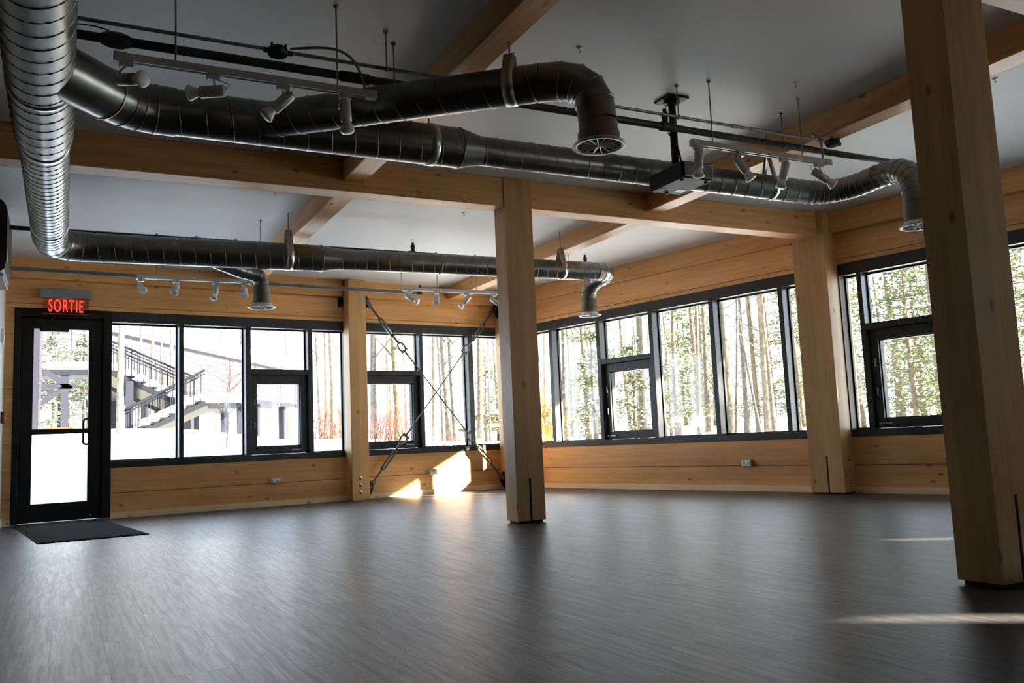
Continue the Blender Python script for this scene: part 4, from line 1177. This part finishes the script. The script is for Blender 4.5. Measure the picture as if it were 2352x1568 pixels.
CONS = [
 (13.53, 17.35, 5.2, 1.1, 'green cedar filling the fourth side window', needle, 1.0),
 (15.79, 19.38, 6.5, 1.3, 'taller cedar behind the one in the fourth side window', needle, 1.0),
 (10.22, 16.02, 2.6, 0.6, 'small snowy cedar at the second side mullion', needle, 0.8),
 (12.20, 19.50, 5.5, 0.9, 'slim cedar in the second side window', needle, 0.8),
 (11.21, 9.97, 4.6, 0.8, 'golden-green cedar in the narrow pane right of the window wall column', needle, 1.0),
 (14.28, 12.53, 6.0, 1.2, 'cedar behind the golden-green one right of the window wall column', needle, 1.0),
 (13.39, 10.47, 3.6, 1.2, 'bushy cedar behind the near opening sash', needle, 1.2),
 (15.25, 11.33, 8.0, 1.6, 'tall fir whose boughs cross the pane above the near opening sash', needle2, 0.8),
 (11.78, 7.57, 5.5, 1.3, 'cedar seen in the strip of window right of the near column', needle, 1.1),
 (18.66, 15.09, 7.5, 1.6, 'fir far behind the near opening sash', needle2, 1.0),
 (-0.23, 24.0, 2.9, 0.7, 'small snowy cedar beyond the left half of the exit door', needle2, 1.0),
 (0.45, 25.0, 2.8, 0.7, 'small snowy cedar beyond the right half of the exit door', needle2, 1.0),
 (15.68, 15.44, 5.5, 1.1, 'cedar between trunks in the fifth side window', needle, 0.7),
 (12.90, 27.08, 3.4, 0.8, 'cedar left of the far shelter roof', needle, 0.9),
 (14.56, 29.61, 4.6, 1.0, 'cedar above the far shelter roof', needle, 0.9),
 (19.5, 21.5, 6.0, 1.3, 'far cedar showing above the side opening sash', needle, 0.8),
 (9.95, 14.1, 2.3, 0.5, 'low cedar behind the side opening sash', needle, 0.9),
 (16.9, 17.6, 5.0, 1.5, 'broad cedar deep in the woods of the fourth side window', needle, 1.3),
 (21.0, 19.0, 6.0, 1.7, 'broad cedar deep in the woods of the fifth side window', needle, 1.2),
 (16.0, 24.5, 5.0, 1.5, 'broad cedar deep in the woods of the second side window', needle, 1.2),
 (17.2, 12.6, 5.0, 1.6, 'broad cedar deep behind the near opening sash', needle, 1.3),
]
for i, (x, y, h, rd_, lab, mm, dn) in enumerate(CONS):
    conifer(x, y, h, rd_, lab, mm, 500 + i, dn)

rf_ = random.Random(77)
for i, (x, y) in enumerate(((17.5, 27.0), (20.5, 25.0), (22.5, 28.5), (24.0, 22.5), (26.0, 26.0), (27.5, 20.0), (22.0, 17.0), (25.0, 16.0), (28.0, 15.0), (20.0, 13.0), (23.5, 12.0), (27.0, 11.0), (18.0, 9.0), (16.0, 8.0))):
    conifer(x, y, rf_.uniform(5.5, 8), rf_.uniform(1.8, 2.4), 'pale green cedar far off in the woods', needle, 800 + i, 1.3, card=0.13, group='far cedars in the woods')
rb = Vector((math.cos(SUN_AZ), math.sin(SUN_AZ), 0))
for i, (t_, lab) in enumerate(((4.35, 'tall dense fir outside the window wall, standing just beyond the picture'), (5.9, 'tall dense fir beyond the picture, second along the window wall'), (7.4, 'tall dense fir beyond the picture, third along the window wall'), (8.9, 'tall dense fir beyond the picture, farthest along the window wall'))):
    q = PR(t_, 0, 0) + rb * (9.0 + (i % 2) * 0.8)
    conifer(q.x, q.y, 9.5, 2.7, lab, needle2, 700 + i, 2.4, z0=1.2, card=0.2, group='tall firs shading the window wall')

def twig_bush(x, y, h, sp, n_, label, mat, seed, group, leaf=None, r=0.006):
    rnd = random.Random(seed)
    t = tag(empty('twig_bush', (x, y, ground(x, y) - 0.05)), label, 'bush', group)
    m_ = MB()
    lf_ = MB()
    for k in range(n_):
        a = rnd.uniform(0, 6.28); L_ = h * rnd.uniform(0.5, 1.05)
        b0 = Vector((rnd.gauss(0, sp * 0.35), rnd.gauss(0, sp * 0.35), 0))
        d = Vector((math.cos(a) * sp * 0.4, math.sin(a) * sp * 0.4, L_))
        q = [b0, b0 + d * 0.4 + Vector((rnd.gauss(0, 0.03), rnd.gauss(0, 0.03), 0)), b0 + d * 0.75, b0 + d]
        m_.tube(q, [r, r * 0.8, r * 0.55, r * 0.25], 4, caps=False)
        for _ in range(3):
            c = at_path(q, rnd.uniform(0.35, 0.95)); a2 = rnd.uniform(0, 6.28)
            d2 = Vector((math.cos(a2), math.sin(a2), rnd.uniform(0.4, 1.2))) * (0.2 * h)
            m_.tube([c, c + d2 * 0.6, c + d2], [r * 0.5, r * 0.35, r * 0.15], 3, caps=False)
            if leaf:
                for _ in range(3):
                    cc = c + d2 * rnd.random() + Vector((rnd.gauss(0, .02), rnd.gauss(0, .02), 0)); u = Vector((rnd.gauss(0, 1), rnd.gauss(0, 1), rnd.gauss(0, 1))).normalized()
                    w = u.cross(Vector((0.3, 0.2, 1))).normalized(); e_ = 0.03
                    lf_.add([cc - u * e_, cc + w * e_ * 0.5, cc + u * e_, cc - w * e_ * 0.5], [(0, 1, 2, 3)])
    tag(m_.build('twigs', mat, t), kind='stuff')
    if leaf:
        tag(lf_.build('leaves', leaf, t), kind='stuff')
    return t
RG = 'reddish winter shrubs behind the back windows'
for i, (x, y, h, lab) in enumerate(((4.41, 16.42, 0.75, 'red twigged shrub left in the pane beside the bolted column'), (4.79, 16.83, 0.85, 'red twigged shrub right in the pane beside the bolted column'), (5.32, 15.62, 0.85, 'red twigged shrub behind the left half of the braced opening sash'), (5.91, 15.94, 0.95, 'red twigged shrub behind the right half of the braced opening sash'), (6.19, 14.75, 0.5, 'low red twigged shrub below the cable crossing'), (8.0, 24.0, 1.0, 'red twigged shrub far behind the back opening sash'))):
    twig_bush(x, y, h, 0.5, 46, lab, red_tw, 40 + i, RG)
twig_bush(7.85, 13.94, 1.5, 0.35, 70, 'golden dry shrub glowing in the narrow first side pane', gold_l, 60, 'golden shrubs', gold_l, 0.008)
twig_bush(10.2, 13.2, 0.5, 0.4, 30, 'small reddish shrub low behind the side opening sash', red_tw, 61, RG)

# leafless sapling outside the second pane
sp_ = tag(empty('sapling', (2.353, 14.82, ground(2.353, 14.82))), 'leafless branching sapling in the snow outside the second pane', 'sapling')
rs = random.Random(12)
m_ = MB()
stem = [Vector((0, 0, -0.1)), Vector((0.02, 0, 0.35)), Vector((0.0, 0.02, 0.7)), Vector((0.03, 0, 1.0)), Vector((0.10, 0, 1.35)), Vector((0.2, 0.05, 1.75))]
m_.tube(stem, [0.014, 0.012, 0.010, 0.008, 0.005, 0.002], 6)
for k in range(26):
    p = at_path(stem, rs.uniform(0.15, 0.9)); a = rs.choice((0.3, 2.9, 3.4, -0.3, 1.2, 4.4)) + rs.gauss(0, 0.3)
    L_ = rs.uniform(0.35, 1.0)
    d = Vector((math.cos(a), math.sin(a) * 0.5, rs.uniform(0.25, 1.1))).normalized()
    q = [p, p + d * L_ * 0.5 + Vector((0, 0, 0.05)), p + d * L_ + Vector((0, 0, 0.18 * L_))]
    m_.tube(q, [0.005, 0.0035, 0.0015], 4, caps=False)
    for _ in range(2):
        b0 = at_path(q, rs.uniform(0.3, 0.9)); d2 = (d + Vector((rs.gauss(0, .5), rs.gauss(0, .3), rs.gauss(0.2, .3)))).normalized()
        m_.tube([b0, b0 + d2 * L_ * 0.35], [0.003, 0.0012], 3, caps=False)
m_.build('stem', twig_m, sp_)

# ------------------------------------------------------------------ raised building behind
A_, B_ = Vector((-1.6, 26.0, 0)), Vector((11.0, 45.7, 0))
dv = (B_ - A_).normalized(); nv = Vector((dv.y, -dv.x, 0)); LB = (B_ - A_).length
bl = tag(empty('raised_building', A_, math.atan2(dv.y, dv.x)), 'pale lavender building raised on posts with a snow covered roof', 'building')
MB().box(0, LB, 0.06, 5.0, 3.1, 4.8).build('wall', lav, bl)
for i in range(9):
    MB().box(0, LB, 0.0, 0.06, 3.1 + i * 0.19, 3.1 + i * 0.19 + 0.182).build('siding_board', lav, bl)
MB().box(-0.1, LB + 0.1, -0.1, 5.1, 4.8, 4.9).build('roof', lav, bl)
rf = MB().cbox(-0.42, LB + 0.42, -0.42, 5.42, 4.76, 5.32, 0.1).build('roof_snow', snow_m, bl)
MB().box(0, LB, 0.0, 0.15, 2.92, 3.1).build('floor_beam', lav_d, bl)
MB().box(0, LB, 0.16, 5.0, 2.98, 3.1).build('soffit', lav_d, bl)
for i in range(7):
    x = 1.5 + i * (LB - 3) / 6
    MB().box(x - 0.14, x + 0.14, 0.3, 0.58, 0.0, 2.95).build('post', lav_d, bl)
    MB().box(x - 0.14, x + 0.14, 3.3, 3.58, 0.0, 2.95).build('post', lav_d, bl)
# ------------------------------------------------------------------ snow covered outdoor stair
st = tag(empty('outdoor_stair', (1.5, 18.3, 0)), 'outdoor switchback stair buried in snow with dark handrails', 'stair')
def flight(p0, p1, y0, y1, r0, r1, bal, panel=0.2):
    o = Vector(st.location)
    p0, p1 = Vector(p0) - o, Vector(p1) - o
    r0, r1 = Vector(r0) - o, Vector(r1) - o
    d = (p1 - p0).normalized(); up = Vector((0, 1, 0)).cross(d)
    if up.z < 0: up = -up
    L_ = (p1 - p0).length
    for y in (y0, y1):
        c = (p0 + p1) / 2; c.y = y - o.y
        MB().obox(c - up * 0.04, d, (0, 1, 0), up, L_ / 2, 0.03, 0.045).build('stringer', dk_st, st)
        MB().obox(c - up * (0.085 + panel / 2), d, (0, 1, 0), up, L_ / 2, 0.02, panel / 2).build('side_panel', pan_w, st)
        a, b = Vector((r0.x, y - o.y, r0.z)), Vector((r1.x, y - o.y, r1.z))
        MB().tube([a, b], 0.022, 8).build('handrail', dk_st, st)
        MB().tube([a - Vector((0, 0, 0.07)), b - Vector((0, 0, 0.07))], 0.012, 6).build('handrail', dk_st, st)
        for k in range(bal):
            t = (k + 0.5) / bal
            q = a.lerp(b, t); s_ = p0.lerp(p1, t)
            MB().tube([q, Vector((q.x, q.y, min(s_.z, q.z - 0.3)))], 0.008, 5).build('baluster', dk_st, st)
    c = (p0 + p1) / 2; c.y = (y0 + y1) / 2 - o.y
    n_ = 7
    for k in range(n_):
        t = (k + 0.5) / n_
        q = p0.lerp(p1, t); q.y = c.y
        MB().obox(q + Vector((0, 0, 0.02)), (1, 0, 0), (0, 1, 0), (0, 0, 1), L_ / n_ * 0.52, abs(y1 - y0) / 2 - 0.03, 0.02).build('tread', dk_st, st)
        MB().cbox(q.x - L_ / n_ * 0.55, q.x + L_ / n_ * 0.55, q.y - abs(y1 - y0) / 2 + 0.03, q.y + abs(y1 - y0) / 2 - 0.03, q.z + 0.04, q.z + 0.19, 0.05).build('tread_snow', snow_m, st)
flight((0.80, 19, 2.44), (2.30, 19, 1.67), 19.0, 20.0, (0.80, 19, 3.02), (2.36, 19, 2.30), 14)
flight((2.40, 17.6, 1.70), (1.30, 17.6, 1.19), 17.6, 18.6, (2.40, 17.6, 2.30), (1.03, 17.6, 1.59), 10, 0.12)
o_ = Vector(st.location)
MB().box(2.3 - o_.x, 3.3 - o_.x, 17.6 - o_.y, 20 - o_.y, 1.55, 1.66).build('landing', dk_st, st)
MB().cbox(2.3 - o_.x, 3.28 - o_.x, 17.62 - o_.y, 19.98 - o_.y, 1.66, 1.84, 0.06).build('landing_snow', snow_m, st)
MB().box(-0.4 - o_.x, 0.8 - o_.x, 19 - o_.y, 20 - o_.y, 2.33, 2.44).build('landing', dk_st, st)
MB().cbox(-0.38 - o_.x, 0.82 - o_.x, 19.02 - o_.y, 19.98 - o_.y, 2.44, 2.6, 0.06).build('landing_snow', snow_m, st)
for (x, y, z) in ((1.15, 18.95, 2.2), (0.0, 19.1, 2.33), (3.1, 17.75, 1.6), (3.1, 19.8, 1.6), (2.2, 19.9, 1.6)):
    MB().box(x - 0.07 - o_.x, x + 0.07 - o_.x, y - 0.07 - o_.y, y + 0.07 - o_.y, 0.6, z).build('post', lav_d, st)
# ------------------------------------------------------------------ deck frame seen through the door
dk = tag(empty('deck_frame', (-0.42, 16.0, 0)), 'grey violet deck post with slanted braces beyond the exit door', 'deck frame')
MB().box(-0.045, 0.045, 0, 0.1, 0.3, 3.6).build('post', lav_d, dk)
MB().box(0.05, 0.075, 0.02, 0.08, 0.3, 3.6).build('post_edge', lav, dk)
for (a, b) in (((0.08, 1.5, 2.29), (0.52, 1.5, 1.95)), ((0.45, 1.5, 2.0), (0.05, 1.5, 1.70)), ((0.02, 1.5, 2.0), (0.6, 1.5, 2.0))):
    a, b = Vector(a), Vector(b); d = (b - a).normalized()
    MB().obox((a + b) / 2, d, (0, 1, 0), d.cross(Vector((0, 1, 0))), (b - a).length / 2, 0.04, 0.045).build('brace', lav_d, dk)
pl_ = tag(empty('snow_scoop', (-0.26, 17.0, 0)), 'orange equipment half sunk in the snow beyond the door push rail', 'equipment')
MB().cbox(-0.09, 0.03, -0.02, 0.02, 0.75, 1.22, 0.008).build('blade', orange_m, pl_)
MB().cbox(-0.09, 0.40, -0.02, 0.03, 1.20, 1.25, 0.008).build('top_bar', orange_m, pl_)
MB().tube([(0.0, 0.0, 1.15), (0.12, 0.02, 1.10), (0.2, 0.05, 1.12)], 0.03, 8).build('hose', black_pl, pl_)
MB().tube([(0.02, 0.0, 1.2), (0.22, 0.02, 1.06)], 0.012, 6).build('strut', orange_m, pl_)
# ------------------------------------------------------------------ far shelter
gz = tag(empty('shelter', (15.4, 30.3, 0.5), math.radians(-27)), 'far tan timber shelter with two snowy roofs beside the middle column', 'shelter')
def pyramid(r0, r1, z0, z1, name, mat):
    vv = [(sx * r0, sy * r0, z0) for sx, sy in ((-1, -1), (1, -1), (1, 1), (-1, 1))] + [(sx * r1, sy * r1, z1) for sx, sy in ((-1, -1), (1, -1), (1, 1), (-1, 1))]
    return MB().add(vv, [(0, 3, 2, 1), (4, 5, 6, 7)] + [(i, (i + 1) % 4, 4 + (i + 1) % 4, 4 + i) for i in range(4)]).build(name, mat, gz)
pyramid(1.9, 1.0, 0.74, 0.95, 'lower_roof_snow', snow_m); pyramid(1.88, 1.85, 0.66, 0.74, 'lower_fascia', tan_m)
pyramid(1.1, 1.1, 0.95, 1.12, 'lantern', tan_m)
pyramid(1.5, 1.48, 1.10, 1.22, 'upper_fascia', tan_m); pyramid(1.52, 0.3, 1.22, 1.75, 'upper_roof_snow', snow_m)
for sx in (-1, 0, 1):
    for sy in (-1, 1):
        MB().box(sx * 1.6 - 0.07, sx * 1.6 + 0.07, sy * 1.6 - 0.07, sy * 1.6 + 0.07, -0.3, 0.7).build('post', tan_m, gz)
